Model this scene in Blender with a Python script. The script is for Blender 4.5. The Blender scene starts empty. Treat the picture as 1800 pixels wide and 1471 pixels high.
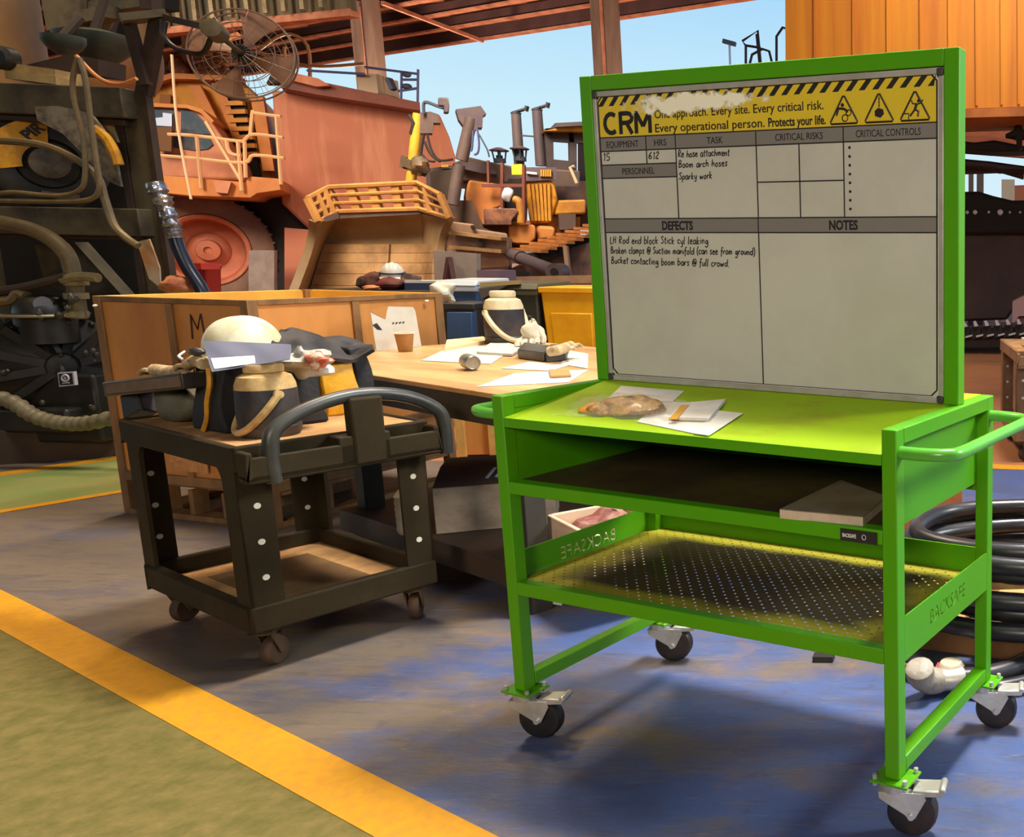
import bpy, bmesh, math, random
from mathutils import Vector, Matrix
from math import pi, sin, cos, radians, sqrt
sc = bpy.context.scene
COL = sc.collection
RND = random.Random(7)

# ------------------------------------------------------------------ camera
F, PITCH, ROLL, CZ, PX, PY = 1605.28, .1640, .0111, 1.3802, 1758.34, 720.70
_fw = Vector((0, cos(PITCH), -sin(PITCH))); _up0 = Vector((0, sin(PITCH), cos(PITCH))); _r0 = Vector((1, 0, 0))
_rt = cos(ROLL) * _r0 + sin(ROLL) * _up0
_up = -sin(ROLL) * _r0 + cos(ROLL) * _up0
CAMP = Vector((0, 0, CZ))
cd = bpy.data.cameras.new('camera'); cam = bpy.data.objects.new('camera', cd); COL.objects.link(cam)
cam.matrix_world = Matrix(((_rt.x, _up.x, -_fw.x, 0), (_rt.y, _up.y, -_fw.y, 0), (_rt.z, _up.z, -_fw.z, CZ), (0, 0, 0, 1)))
cd.sensor_fit = 'HORIZONTAL'; cd.sensor_width = 36; cd.lens = F * 36 / 1800
cd.shift_x = (900 - PX) / 1800; cd.shift_y = (PY - 735.5) / 1800
cd.clip_start = .05; cd.clip_end = 500
sc.camera = cam

# ------------------------------------------------------------------ world, lamps, exposure
sc.view_settings.view_transform = 'Standard'; sc.view_settings.look = 'None'
sc.view_settings.exposure = 0.0; sc.view_settings.gamma = 1.0; sc.view_settings.use_curve_mapping = False
w = bpy.data.worlds.new('sky'); sc.world = w; w.use_nodes = True
nt = w.node_tree; nt.nodes.clear()
tc = nt.nodes.new('ShaderNodeTexCoord'); sx = nt.nodes.new('ShaderNodeSeparateXYZ'); rp = nt.nodes.new('ShaderNodeValToRGB')
bg = nt.nodes.new('ShaderNodeBackground'); ow = nt.nodes.new('ShaderNodeOutputWorld')
nt.links.new(tc.outputs['Generated'], sx.inputs[0]); nt.links.new(sx.outputs['Z'], rp.inputs[0])
nt.links.new(rp.outputs[0], bg.inputs[0]); nt.links.new(bg.outputs[0], ow.inputs[0])
e = rp.color_ramp.elements
e[0].position = 0.0; e[0].color = (.10, .075, .055, 1)
e[1].position = 1.0; e[1].color = (.22, .36, .60, 1)
for p_, c_ in ((.004, (.74, .88, .96, 1)), (.14, (.60, .85, .97, 1)), (.27, (.38, .68, .97, 1)), (.5, (.26, .46, .80, 1))):
    k = e.new(p_); k.color = c_
bg.inputs[1].default_value = 1.0

def area(name, loc, target, size, power, col, sy=None, spread=180):
    l = bpy.data.lights.new(name, 'AREA'); l.energy = power; l.size = size; l.color = col; l.spread = radians(spread)
    if sy: l.shape = 'RECTANGLE'; l.size_y = sy
    o = bpy.data.objects.new(name, l); COL.objects.link(o); o.location = loc
    o.rotation_euler = (Vector(target) - Vector(loc)).to_track_quat('-Z', 'Y').to_euler()
    return o
sn = bpy.data.lights.new('sun', 'SUN'); sn.energy = 4.2; sn.color = (1, .93, .82); sn.angle = .01
so_ = bpy.data.objects.new('sun', sn); COL.objects.link(so_); so_.rotation_euler = Vector((-.30, -.42, -.86)).to_track_quat('-Z', 'Y').to_euler()
WARM = (1.0, .80, .56)
area('unseen_overhead_lamp', (1.0, 4.4, 8.2), (-.4, 2.4, 0), 1.3, 370, (1, .97, .92), spread=95)  # unseen overhead key, placed to throw the shadow under the trolley
area('front_fill_light', (-.5, -7.6, 4.6), (-.8, 3.0, 1.0), 2.0, 76, (1, .90, .76), spread=70)  # added frontal fill far behind the camera, lights the board
area('unseen_overhead_lamp', (-4.2, 5.2, 7.5), (-3.6, 4.2, 0), 1.2, 130, WARM, spread=100)  # added overhead fill for the crate and table
area('unseen_overhead_lamp', (-4.6, 8.6, 8.0), (-4.4, 8.0, 0), 1.2, 150, WARM, spread=90)  # added overhead fill that brightens the bins and the heap
area('unseen_overhead_lamp', (-8.6, 5.6, 7.4), (-10, 8.5, 3), 1.2, 120, WARM, spread=100)  # added overhead fill for the tank at top left
area('unseen_overhead_lamp', (-10, 13.0, 9.0), (-12.5, 20, 1.5), 4.0, 600, (1.0, .86, .70), spread=85)  # added overhead fill aimed at the dozer
area('unseen_overhead_lamp', (-21, 15.0, 9.0), (-21, 26, 2), 4.0, 400, (1.0, .86, .70), spread=85)  # added overhead fill aimed at the haul truck
area('unseen_overhead_lamp', (1.0, 8.6, 7.5), (-1.0, 13, 3.5), 2.5, 110, (1.0, .85, .6), spread=85)  # added overhead fill for the orange machine body
area('side_fill_light', (6.0, 3.6, 4.4), (-.3, 2.5, 1.2), 1.5, 38, (1, 1, .86), spread=50)  # added fill standing in for skylight on the right-hand faces
area('aux_lamp', (-22.0, 31.0, 4.6), (-19, 36, 11), 1.5, 700, (1, .84, .70))  # added uplight hidden behind the dump body, brightens the purlins
area('aux_lamp', (-9.6, 24.5, 3.6), (-9, 33, 11), 1.5, 600, (1, .84, .70))  # added uplight hidden behind the whiteboard, brightens the roof
area('aux_lamp', (1.9, 14.6, 2.2), (-.3, 15.2, 3.6), .8, 90, (1, .84, .66))  # added fill out of view at right, lifts the pink beams

# ------------------------------------------------------------------ pixel helpers (points of the place, each at its own depth)
def ray(u, v): return _fw + _rt * ((u - PX) / F) - _up * ((v - PY) / F)
def at(u, v, Y):
    r = ray(u, v); return CAMP + r * (Y / r.y)
def on(u, v, z=0.0):
    r = ray(u, v); return CAMP + r * ((z - CZ) / r.z)

# ------------------------------------------------------------------ materials
MATS = {}
def lin(c):
    f = lambda x: (x / 255 / 12.92) if x / 255 <= .04045 else ((x / 255 + .055) / 1.055) ** 2.4
    return (f(c[0]), f(c[1]), f(c[2]), 1)
def mat(name, col, rough=.6, metal=0.0, dirt=None, amt=.5, scale=6.0, bump=0.0, stretch=(1, 1, 1), lo=.42, hi=.62, spec=.5, alpha=1.0, detail=5, bscale=None):
    """procedural surface: base colour (sRGB) broken up by noise-shaped dirt, with optional bump"""
    if name in MATS: return MATS[name]
    m = bpy.data.materials.new(name); m.use_nodes = True; n = m.node_tree; b = n.nodes['Principled BSDF']
    b.inputs['Roughness'].default_value = rough; b.inputs['Metallic'].default_value = metal
    b.inputs['Specular IOR Level'].default_value = spec
    b.inputs['Base Color'].default_value = lin(col)
    tcn = n.nodes.new('ShaderNodeTexCoord'); mp = n.nodes.new('ShaderNodeMapping'); mp.inputs['Scale'].default_value = stretch
    n.links.new(tcn.outputs['Object'], mp.inputs[0])
    if dirt is not None:
        nz = n.nodes.new('ShaderNodeTexNoise'); nz.inputs['Scale'].default_value = scale; nz.inputs['Detail'].default_value = detail; nz.inputs['Roughness'].default_value = .65
        rm = n.nodes.new('ShaderNodeMapRange'); rm.inputs[1].default_value = lo; rm.inputs[2].default_value = hi; rm.inputs[3].default_value = 0; rm.inputs[4].default_value = amt
        mx = n.nodes.new('ShaderNodeMix'); mx.data_type = 'RGBA'; mx.inputs[6].default_value = lin(col); mx.inputs[7].default_value = lin(dirt)
        n.links.new(mp.outputs[0], nz.inputs['Vector']); n.links.new(nz.outputs[0], rm.inputs[0]); n.links.new(rm.outputs[0], mx.inputs[0]); n.links.new(mx.outputs[2], b.inputs['Base Color'])
    if bump:
        nb = n.nodes.new('ShaderNodeTexNoise'); nb.inputs['Scale'].default_value = bscale or scale * 4; nb.inputs['Detail'].default_value = 3
        bp = n.nodes.new('ShaderNodeBump'); bp.inputs['Strength'].default_value = bump; bp.inputs['Distance'].default_value = .01
        n.links.new(mp.outputs[0], nb.inputs['Vector']); n.links.new(nb.outputs[0], bp.inputs['Height']); n.links.new(bp.outputs[0], b.inputs['Normal'])
    if alpha < 1: b.inputs['Alpha'].default_value = alpha
    MATS[name] = m; return m
def glass(name, col, rough=.1, trans=.6):
    if name in MATS: return MATS[name]
    m = bpy.data.materials.new(name); m.use_nodes = True; n = m.node_tree; b = n.nodes['Principled BSDF']
    t = n.nodes.new('ShaderNodeBsdfTransparent'); x = n.nodes.new('ShaderNodeMixShader'); o = n.nodes['Material Output']
    b.inputs['Base Color'].default_value = lin(col); b.inputs['Roughness'].default_value = rough
    x.inputs[0].default_value = trans; n.links.new(b.outputs[0], x.inputs[1]); n.links.new(t.outputs[0], x.inputs[2]); n.links.new(x.outputs[0], o.inputs[0])
    MATS[name] = m; return m

# ------------------------------------------------------------------ mesh builder
def frame_of(d, up=Vector((0, 0, 1))):
    d = d.normalized()
    if abs(d.dot(up)) > .98: up = Vector((0, 1, 0))
    s = d.cross(up).normalized(); return s, s.cross(d).normalized()
class MB:
    def __init__(s): s.v = []; s.f = []
    def add(s, vs, fs, M=None):
        o = len(s.v)
        s.v += [(M @ Vector(v)) if M else Vector(v) for v in vs]
        s.f += [tuple(i + o for i in f) for f in fs]
        return s
    def box(s, x0, y0, z0, x1, y1, z1, M=None):
        return s.add([(x0, y0, z0), (x1, y0, z0), (x1, y1, z0), (x0, y1, z0), (x0, y0, z1), (x1, y0, z1), (x1, y1, z1), (x0, y1, z1)],
                     [(0, 3, 2, 1), (4, 5, 6, 7), (0, 1, 5, 4), (1, 2, 6, 5), (2, 3, 7, 6), (3, 0, 4, 7)], M)
    def hexa(s, p, M=None):
        return s.add(p, [(0, 3, 2, 1), (4, 5, 6, 7), (0, 1, 5, 4), (1, 2, 6, 5), (2, 3, 7, 6), (3, 0, 4, 7)], M)
    def bar(s, p, q, w, h=None, up=(0, 0, 1)):
        h = h or w; p = Vector(p); q = Vector(q); a, b = frame_of(q - p, Vector(up)); a = a * w / 2; b = b * h / 2
        return s.hexa([p - a - b, p + a - b, p + a + b, p - a + b, q - a - b, q + a - b, q + a + b, q - a + b])
    def tube(s, pts, r, n=8, closed=False, cap=True):
        pts = [Vector(p) for p in pts]; N = len(pts); rs = r if isinstance(r, (list, tuple)) else [r] * N
        o = len(s.v); pa = None
        for i, p in enumerate(pts):
            if closed: d = pts[(i + 1) % N] - pts[i - 1]
            else: d = pts[min(i + 1, N - 1)] - pts[max(i - 1, 0)]
            if d.length < 1e-9: d = Vector((0, 0, 1))
            d.normalize()
            if pa is None: a, b = frame_of(d)
            else:
                a = pa - d * pa.dot(d)
                if a.length < 1e-6: a, b = frame_of(d)
                a.normalize(); b = a.cross(d)
            pa = a; b = d.cross(a)
            for k in range(n):
                t = 2 * pi * k / n; s.v.append(p + (a * cos(t) + b * sin(t)) * rs[i])
        m = N if closed else N - 1
        for i in range(m):
            j = (i + 1) % N
            for k in range(n): s.f.append((o + i * n + k, o + i * n + (k + 1) % n, o + j * n + (k + 1) % n, o + j * n + k))
        if cap and not closed:
            s.f.append(tuple(o + k for k in range(n - 1, -1, -1))); s.f.append(tuple(o + (N - 1) * n + k for k in range(n)))
        return s
    def cyl(s, p, q, r0, r1=None, n=16): return s.tube([p, q], [r0, r0 if r1 is None else r1], n)
    def lathe(s, prof, n=24, M=None, sx=1.0, sy=1.0, cap=True):
        vs = []; fs = []; N = len(prof)
        for (r, z) in prof:
            for k in range(n): vs.append((r * sx * cos(2 * pi * k / n), r * sy * sin(2 * pi * k / n), z))
        for i in range(N - 1):
            for k in range(n): fs.append((i * n + k, i * n + (k + 1) % n, (i + 1) * n + (k + 1) % n, (i + 1) * n + k))
        if cap and prof[0][0] > 1e-5: fs.append(tuple(range(n - 1, -1, -1)))
        if cap and prof[-1][0] > 1e-5: fs.append(tuple((N - 1) * n + k for k in range(n)))
        return s.add(vs, fs, M)
    def prism(s, poly, h0, h1, M=None):
        n = len(poly); vs = [(p[0], p[1], h0) for p in poly] + [(p[0], p[1], h1) for p in poly]
        fs = [tuple(range(n - 1, -1, -1)), tuple(range(n, 2 * n))] + [(i, (i + 1) % n, n + (i + 1) % n, n + i) for i in range(n)]
        return s.add(vs, fs, M)
    def slab(s, poly, off):
        """polygon of 3-D points extruded by vector off"""
        n = len(poly); off = Vector(off); vs = [Vector(p) for p in poly] + [Vector(p) + off for p in poly]
        return s.add(vs, [tuple(range(n)), tuple(range(2 * n - 1, n - 1, -1))] + [(i, n + i, n + (i + 1) % n, (i + 1) % n) for i in range(n)])
    def sheet(s, fn, nu, nv, th=0.0, wrap=False):
        g = [[Vector(fn(i / nu, j / nv)) for j in range(nv + 1)] for i in range(nu + 1)]
        o = len(s.v); W = nv + 1
        for r in g: s.v += r
        q = [(o + i * W + j, o + (i + 1) * W + j, o + (i + 1) * W + j + 1, o + i * W + j + 1) for i in range(nu) for j in range(nv)]
        s.f += q
        if th:
            o2 = len(s.v); nor = {}
            for i in range(nu + 1):
                for j in range(nv + 1):
                    du = g[min(i + 1, nu)][j] - g[max(i - 1, 0)][j]; dv = g[i][min(j + 1, nv)] - g[i][max(j - 1, 0)]
                    nn = du.cross(dv); nn = nn.normalized() if nn.length > 1e-12 else Vector((0, 0, 1))
                    s.v.append(g[i][j] - nn * th)
            s.f += [tuple(reversed([k - o + o2 for k in f])) for f in q]
            ed = [i * W for i in range(nu + 1)] + [nu * W + j for j in range(1, nv + 1)] + [i * W + nv for i in range(nu - 1, -1, -1)] + [j for j in range(nv - 1, 0, -1)]
            for a, b in zip(ed, ed[1:] + ed[:1]): s.f.append((o + b, o + a, o2 + a, o2 + b))
        return s
    def blob(s, c, r, nz=.12, seed=1, n=20, m=12, fl=None, M=None, pw=1.0):
        rr = random.Random(seed); ph = [(rr.uniform(1, 3.2), rr.uniform(1, 3.2), rr.uniform(0, 6), rr.uniform(0, 6)) for _ in range(4)]
        vs = []; fs = []
        for i in range(m + 1):
            t = pi * i / m
            for k in range(n):
                a = 2 * pi * k / n
                d = 1 + nz * sum(sin(round(f1) * a + p1) * sin(f2 * t * 2 + p2) for f1, f2, p1, p2 in ph) / 2
                sg = lambda x: math.copysign(abs(x) ** pw, x)
                x, y, z = sg(sin(t) * cos(a)) * d, sg(sin(t) * sin(a)) * d, sg(cos(t)) * d
                if fl is not None: z = max(z, fl)
                vs.append((c[0] + x * r[0], c[1] + y * r[1], c[2] + z * r[2]))
        for i in range(m):
            for k in range(n): fs.append((i * n + k, (i + 1) * n + k, (i + 1) * n + (k + 1) % n, i * n + (k + 1) % n))
        return s.add(vs, fs, M)
    def build(s, name, m, parent=None, world=False, bevel=0.0, ang=38, sub=0, smooth=True):
        vs = s.v
        if world and parent is not None:
            W = chain(parent).inverted(); vs = [W @ v for v in vs]
        me = bpy.data.meshes.new(name); me.from_pydata([tuple(v) for v in vs], [], s.f); me.update()
        bm = bmesh.new(); bm.from_mesh(me); bmesh.ops.remove_doubles(bm, verts=bm.verts, dist=1e-6)
        bmesh.ops.recalc_face_normals(bm, faces=bm.faces); bm.to_mesh(me); bm.free()
        me.materials.append(m)
        if smooth:
            me.shade_smooth(); me.set_sharp_from_angle(angle=radians(ang))
        o = bpy.data.objects.new(name, me); COL.objects.link(o)
        if parent is not None: o.parent = parent
        if bevel:
            b = o.modifiers.new('bevel', 'BEVEL'); b.width = bevel; b.segments = 2; b.limit_method = 'ANGLE'; b.angle_limit = radians(40)
        if sub:
            d = o.modifiers.new('subd', 'SUBSURF'); d.levels = sub; d.render_levels = sub
        return o
def chain(o):
    m = Matrix.Identity(4)
    while o is not None: m = o.matrix_basis @ m; o = o.parent
    return m
def thing(name, label, cat, loc=(0, 0, 0), rz=0.0, group=None):
    o = bpy.data.objects.new(name, None); COL.objects.link(o); o.empty_display_size = .1
    o.location = loc; o.rotation_euler = (0, 0, rz); o['label'] = label; o['category'] = cat
    if group: o['group'] = group
    return o
def tag(o, label, cat, group=None):
    o['label'] = label; o['category'] = cat
    if group: o['group'] = group
    return o
def struct(o): o['kind'] = 'structure'; return o
def copy_tree(o, parent=None, label=None, loc=None, rz=None):
    c = o.copy(); COL.objects.link(c); c.parent = parent
    for ch in list(o.children): copy_tree(ch, c)
    if label: c['label'] = label
    if loc is not None: c.location = loc
    if rz is not None: c.rotation_euler = (0, 0, rz)
    return c
def T(x, y, z): return Matrix.Translation((x, y, z))
def Rz(a): return Matrix.Rotation(a, 4, 'Z')
def Rx(a): return Matrix.Rotation(a, 4, 'X')
def Ry(a): return Matrix.Rotation(a, 4, 'Y')
def smoothpath(pts, n=6, closed=False):
    pts = [Vector(p) for p in pts]; out = []; N = len(pts)
    for i in range(N if closed else N - 1):
        g = lambda k: pts[k % N] if closed else pts[max(0, min(N - 1, k))]
        a, b, c, d = g(i - 1), g(i), g(i + 1), g(i + 2)
        for k in range(n):
            t = k / n; out.append(.5 * ((2 * b) + (-a + c) * t + (2 * a - 5 * b + 4 * c - d) * t * t + (-a + 3 * b - 3 * c + d) * t ** 3))
    if not closed: out.append(pts[-1])
    return out
def text_obj(name, s, size, M, m, parent, depth=.0004, align='LEFT', bold=0.0, sxx=1.0):
    """printed lettering turned into a thin mesh; M maps text space (x right, y up) into the parent's space"""
    c = bpy.data.curves.new(name, 'FONT'); c.body = s; c.size = size; c.align_x = align; c.extrude = depth; c.offset = bold; c.resolution_u = 3
    o = bpy.data.objects.new(name, c); COL.objects.link(o)
    dg = bpy.context.evaluated_depsgraph_get(); me = bpy.data.meshes.new_from_object(o.evaluated_get(dg))
    bpy.data.objects.remove(o); bpy.data.curves.remove(c)
    me.transform(M @ Matrix.Diagonal((sxx, 1, 1, 1))); me.name = name; me.materials.clear(); me.materials.append(m)
    r = bpy.data.objects.new(name, me); COL.objects.link(r); r.parent = parent
    return r
# ================================================================== setting
M_blue = mat('worn blue floor paint', (92, 104, 142), .42, dirt=(128, 114, 100), amt=1.0, scale=.8, lo=.42, hi=.60, bump=.08, bscale=30, stretch=(1, 2.2, 1))
def floor_material():
    m = M_blue; n = m.node_tree; b = n.nodes['Principled BSDF']
    # second layer: rusty footprints and dark scuffs over the paint
    old = b.inputs['Base Color'].links[0].from_socket
    tcn = n.nodes.new('ShaderNodeTexCoord')
    def layer(prev, col, sc_, lo, hi, amt, stretch, dist=0.0):
        mp = n.nodes.new('ShaderNodeMapping'); mp.inputs['Scale'].default_value = stretch; mp.inputs['Rotation'].default_value = (0, 0, .5)
        nz = n.nodes.new('ShaderNodeTexNoise'); nz.inputs['Scale'].default_value = sc_; nz.inputs['Detail'].default_value = 7; nz.inputs['Roughness'].default_value = .7; nz.inputs['Distortion'].default_value = dist
        rm = n.nodes.new('ShaderNodeMapRange'); rm.inputs[1].default_value = lo; rm.inputs[2].default_value = hi; rm.inputs[4].default_value = amt
        mx = n.nodes.new('ShaderNodeMix'); mx.data_type = 'RGBA'; mx.inputs[7].default_value = lin(col)
        n.links.new(tcn.outputs['Object'], mp.inputs[0]); n.links.new(mp.outputs[0], nz.inputs['Vector']); n.links.new(nz.outputs[0], rm.inputs[0])
        n.links.new(rm.outputs[0], mx.inputs[0]); n.links.new(prev, mx.inputs[6]); return mx.outputs[2]
    # brown noise wear; cool skylight at right, warmer light at left are painted in
    sp = n.nodes.new('ShaderNodeSeparateXYZ'); n.links.new(tcn.outputs['Object'], sp.inputs[0])
    gr = n.nodes.new('ShaderNodeMapRange'); gr.inputs[1].default_value = .1; gr.inputs[2].default_value = -3.2; gr.inputs[3].default_value = -.08; gr.inputs[4].default_value = .17; n.links.new(sp.outputs[0], gr.inputs[0])
    mpx = n.nodes.new('ShaderNodeMapping'); mpx.inputs['Scale'].default_value = (1, 2.4, 1); mpx.inputs['Rotation'].default_value = (0, 0, .4); n.links.new(tcn.outputs['Object'], mpx.inputs[0])
    nz0 = n.nodes.new('ShaderNodeTexNoise'); nz0.inputs['Scale'].default_value = 1.3; nz0.inputs['Detail'].default_value = 8; nz0.inputs['Roughness'].default_value = .7; n.links.new(mpx.outputs[0], nz0.inputs['Vector'])
    ad = n.nodes.new('ShaderNodeMath'); ad.operation = 'ADD'; n.links.new(nz0.outputs[0], ad.inputs[0]); n.links.new(gr.outputs[0], ad.inputs[1])
    rm0 = n.nodes.new('ShaderNodeMapRange'); rm0.inputs[1].default_value = .46; rm0.inputs[2].default_value = .62; n.links.new(ad.outputs[0], rm0.inputs[0])
    mx0 = n.nodes.new('ShaderNodeMix'); mx0.data_type = 'RGBA'; mx0.inputs[6].default_value = lin((70, 88, 134)); mx0.inputs[7].default_value = lin((112, 98, 84)); n.links.new(rm0.outputs[0], mx0.inputs[0])
    old = mx0.outputs[2]
    s = layer(old, (76, 76, 92), 2.3, .48, .70, .8, (1, 3, 1), .6)
    s = layer(s, (140, 106, 76), 3.1, .58, .76, .6, (1.6, 1, 1), .3)
    s = layer(s, (64, 62, 74), 14, .58, .72, .6, (1, 1, 1))
    s = layer(s, (150, 138, 128), 7, .56, .70, .35, (1, 5, 1), 1.2)
    s = layer(s, (66, 62, 66), 5, .54, .66, .5, (1, 7, 1), .8)
    n.links.new(s, b.inputs['Base Color'])
floor_material()
M_green = mat('walkway green paint', (92, 86, 34), .7, spec=.3, dirt=(124, 106, 56), amt=.9, scale=16, bump=.12, bscale=90, lo=.36, hi=.66, detail=9)
M_green2 = mat('walkway brighter green paint', (118, 136, 72), .55, dirt=(150, 140, 84), amt=.8, scale=2.5, lo=.38, hi=.64)
M_line = mat('yellow floor line paint', (204, 142, 16), .6, spec=.3, dirt=(184, 128, 44), amt=.7, scale=24, lo=.42, hi=.66, detail=8, bump=.08, bscale=80)
M_soil = mat('orange dusty ground', (176, 112, 66), .85, dirt=(132, 84, 54), amt=.9, scale=.5, bump=.2, bscale=4)
b = MB(); b.box(-7, -3, -.1, 4, 6.0, 0); struct(b.build('floor', M_blue, smooth=False))
b = MB(); b.box(-90, 6.0, -.12, 60, 130, -.004); b.box(-90, -3, -.12, -7, 6.0, -.004); struct(b.build('floor_outer', M_soil, smooth=False))
LD = Vector((.879, -.477, 0)).normalized(); LN = Vector((.477, .879, 0)).normalized()   # along and across the front line
P0 = Vector((-1.344, 1.9885, 0))    # on the front line's axis
def quad(name, pts, m, z): 
    bb = MB(); bb.slab([(p[0], p[1], z - .003) for p in pts], (0, 0, .003)); return struct(bb.build(name, m, smooth=False))
def strip(name, c, d, n, l0, l1, wd, m, z=.004):
    return quad(name, [c + d * l0 - n * wd / 2, c + d * l1 - n * wd / 2, c + d * l1 + n * wd / 2, c + d * l0 + n * wd / 2], m, z)
C2 = Vector((-5.30, 4.655, 0)); C3 = Vector((-6.11, 5.55, 0))
A2 = (Vector((-5.061, 5.062, 0)) - Vector((-5.27, 4.65, 0))).normalized(); A2 = Vector((.462, .887, 0)).normalized(); N2 = Vector((-.887, .462, 0)).normalized()
strip('trim_1', P0, LD, LN, -4.45, 3.5, .145, M_line)
strip('trim_2', C2, A2, N2, -.38, 1.6, .075, M_line)
strip('trim_3', C3 + N2 * .02, A2, N2, -1.5, 1.6, .13, M_line)
quad('floor_walkway', [P0 + LD * -8 - LN * .07, P0 + LD * 3.5 - LN * .07, P0 + LD * 3.5 - LN * 3, P0 + LD * -8 - LN * 3], M_green, .0022)
quad('floor_walkway_far', [C2 + A2 * -.5 + N2 * .03, C2 + A2 * 1.6 + N2 * .03, C3 + A2 * 1.6, C3 + A2 * -1.5], M_green2, .0024)
strip('trim_4', Vector((.10, 5.98, 0)), Vector((1, -.12, 0)).normalized(), Vector((.12, 1, 0)).normalized(), -1.2, 3.5, .13, M_line)

# roof: purlins with fly braces under a dark sheet, held by laced steel columns along the far eave
M_pur = mat('dusty purlin steel', (214, 140, 104), .75, dirt=(168, 96, 66), amt=.8, scale=1.5)
M_roof = mat('dark roof sheet underside', (96, 60, 54), .8, dirt=(70, 44, 42), amt=.7, scale=.6, bump=.15, bscale=3)
M_col = mat('grey brown column steel', (150, 118, 96), .7, dirt=(112, 84, 70), amt=.8, scale=1.3, stretch=(1, 1, .2))
EZ = 10.0
E0 = on(680, 95, EZ); E1 = on(1300, 2, EZ)
ED = (E1 - E0); ED.z = 0; ED.normalize(); EN = Vector((ED.y, -ED.x, 0))           # EN points back to the camera side
if EN.y > 0: EN = -EN
L0, L1 = -30.0, 44.0
b = MB(); 
pts = [E0 + ED * L0, E0 + ED * L1, E0 + ED * L1 + EN * 62 + Vector((0, 0, 62 * .0875)), E0 + ED * L0 + EN * 62 + Vector((0, 0, 62 * .0875))]
b.slab([p + Vector((0, 0, .62)) for p in pts], (0, 0, .12))
struct(b.build('ceiling', M_roof, smooth=False))
def purlin(name, off, lab):
    o = E0 + EN * off + Vector((0, 0, off * .0875))
    t = thing(name, lab, 'purlin', o, 0, 'roof purlins under the canopy')
    bb = MB(); h = .40 if off > .1 else .55
    z0 = Vector((0, 0, .3))
    bb.bar(ED * L0 + z0, ED * L1 + z0, .06, h)
    bb.build('web', M_roof, t)
    bb = MB(); zf = Vector((0, 0, .3 - h / 2)); bb.bar(ED * L0 + zf, ED * L1 + zf, .24, .07); bb.build('bottom_flange', M_pur, t)
    bb = MB()
    if off > .1:
        k = L0 + 1.7 * (off % 3)
        while k < L1:
            bb.bar(ED * k + Vector((0, 0, .10)), ED * (k + .25) - EN * 1.1 + Vector((0, 0, .45)), .09, .09); k += 4.6
        bb.build('fly_brace', M_pur, t)
    return t
ORD = ['long dusty roof purlin along the eave, next to the sky', 'second roof purlin in from the sky edge', 'third roof purlin in from the sky edge', 'fourth roof purlin in from the sky edge', 'fifth roof purlin in from the sky edge', 'sixth roof purlin in from the sky edge']
ORD += ['seventh roof purlin in from the sky edge', 'eighth roof purlin in from the sky edge', 'ninth roof purlin in from the sky edge']
for i in range(9): purlin('roof_purlin', .0 + i * 1.2, ORD[i])
t = thing('wind_brace', 'pale diagonal brace rod under the roof purlins', 'brace', at(760, 50, 38)); b = MB(); b.bar(at(672, 5, 31), at(848, 72, 35.5), .12); b.build('rod', M_pur, t, True)
def column(u, v, lab, wd, Y):
    c = at(u, v, Y); c.z = 0
    t = thing('roof_column', lab, 'column', c, 0, 'steel columns under the far eave')
    a = ED * wd / 2
    for sgn in (-1, 1):
        bb = MB(); q = a * sgn * .72
        bb.bar(q, q + Vector((0, 0, EZ + .2)), wd * .28, wd * .5, ED); bb.build('flange', M_col, t)
    bb = MB(); bb.bar(EN * -.1, EN * -.1 + Vector((0, 0, EZ + .2)), wd * .4, .08, ED); bb.build('web_plate', M_roof, t)
    bb = MB(); bb.bar(EN * .06 - a * .1, EN * .06 - a * .1 + Vector((0, 0, EZ)), .12, .1, ED); bb.build('cable_duct', M_pur, t)
    return t
column(655, 160, 'tall steel column behind the reddish truck body', 1.1, 34.5)
column(1068, 110, 'tall steel column above the left top corner of the green board frame', .86, 31)
struct(MB().box(-30, -9.2, 0, 20, -9, 14).build('wall_rear', M_roof, smooth=False))
# overhead girder with grimy cladding, top left
M_clad = mat('grimy cladding', (122, 104, 74), .8, dirt=(70, 64, 48), amt=.9, scale=2.0, stretch=(1, 1, .15))
GY = 27.0
g0, g1 = at(335, 52, 24.5), at(588, 1, 22.9)
t = thing('crane_girder', 'grimy overhead girder with pinkish lower flange at the top edge', 'girder', g0)
up3 = Vector((0, 0, 1))
dG = (g1 - g0); dG.z = 0; dG.normalize(); g1 = g0 + dG * (g1 - g0).length
b = MB(); b.bar(g0 - dG * 5 + up3 * .9, g1 + dG * .6 + up3 * .9, .14, 1.7); b.build('girder_web', M_clad, t, True)
b = MB(); b.bar(g0 - dG * 5, g1 + dG * .6, .26, .16); b.build('lower_flange', M_pur, t, True)
b = MB()
for k in range(10):
    p = g0 + dG * (k * .62 - .6) + up3 * .1 + Vector((0, -.3, 0)); b.bar(p, p + up3 * 1.6, .1, .1)
b.build('stiffener', mat('pale stiffener steel', (170, 150, 112), .7, dirt=(110, 92, 66), amt=.8, scale=3), t, True)
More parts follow.
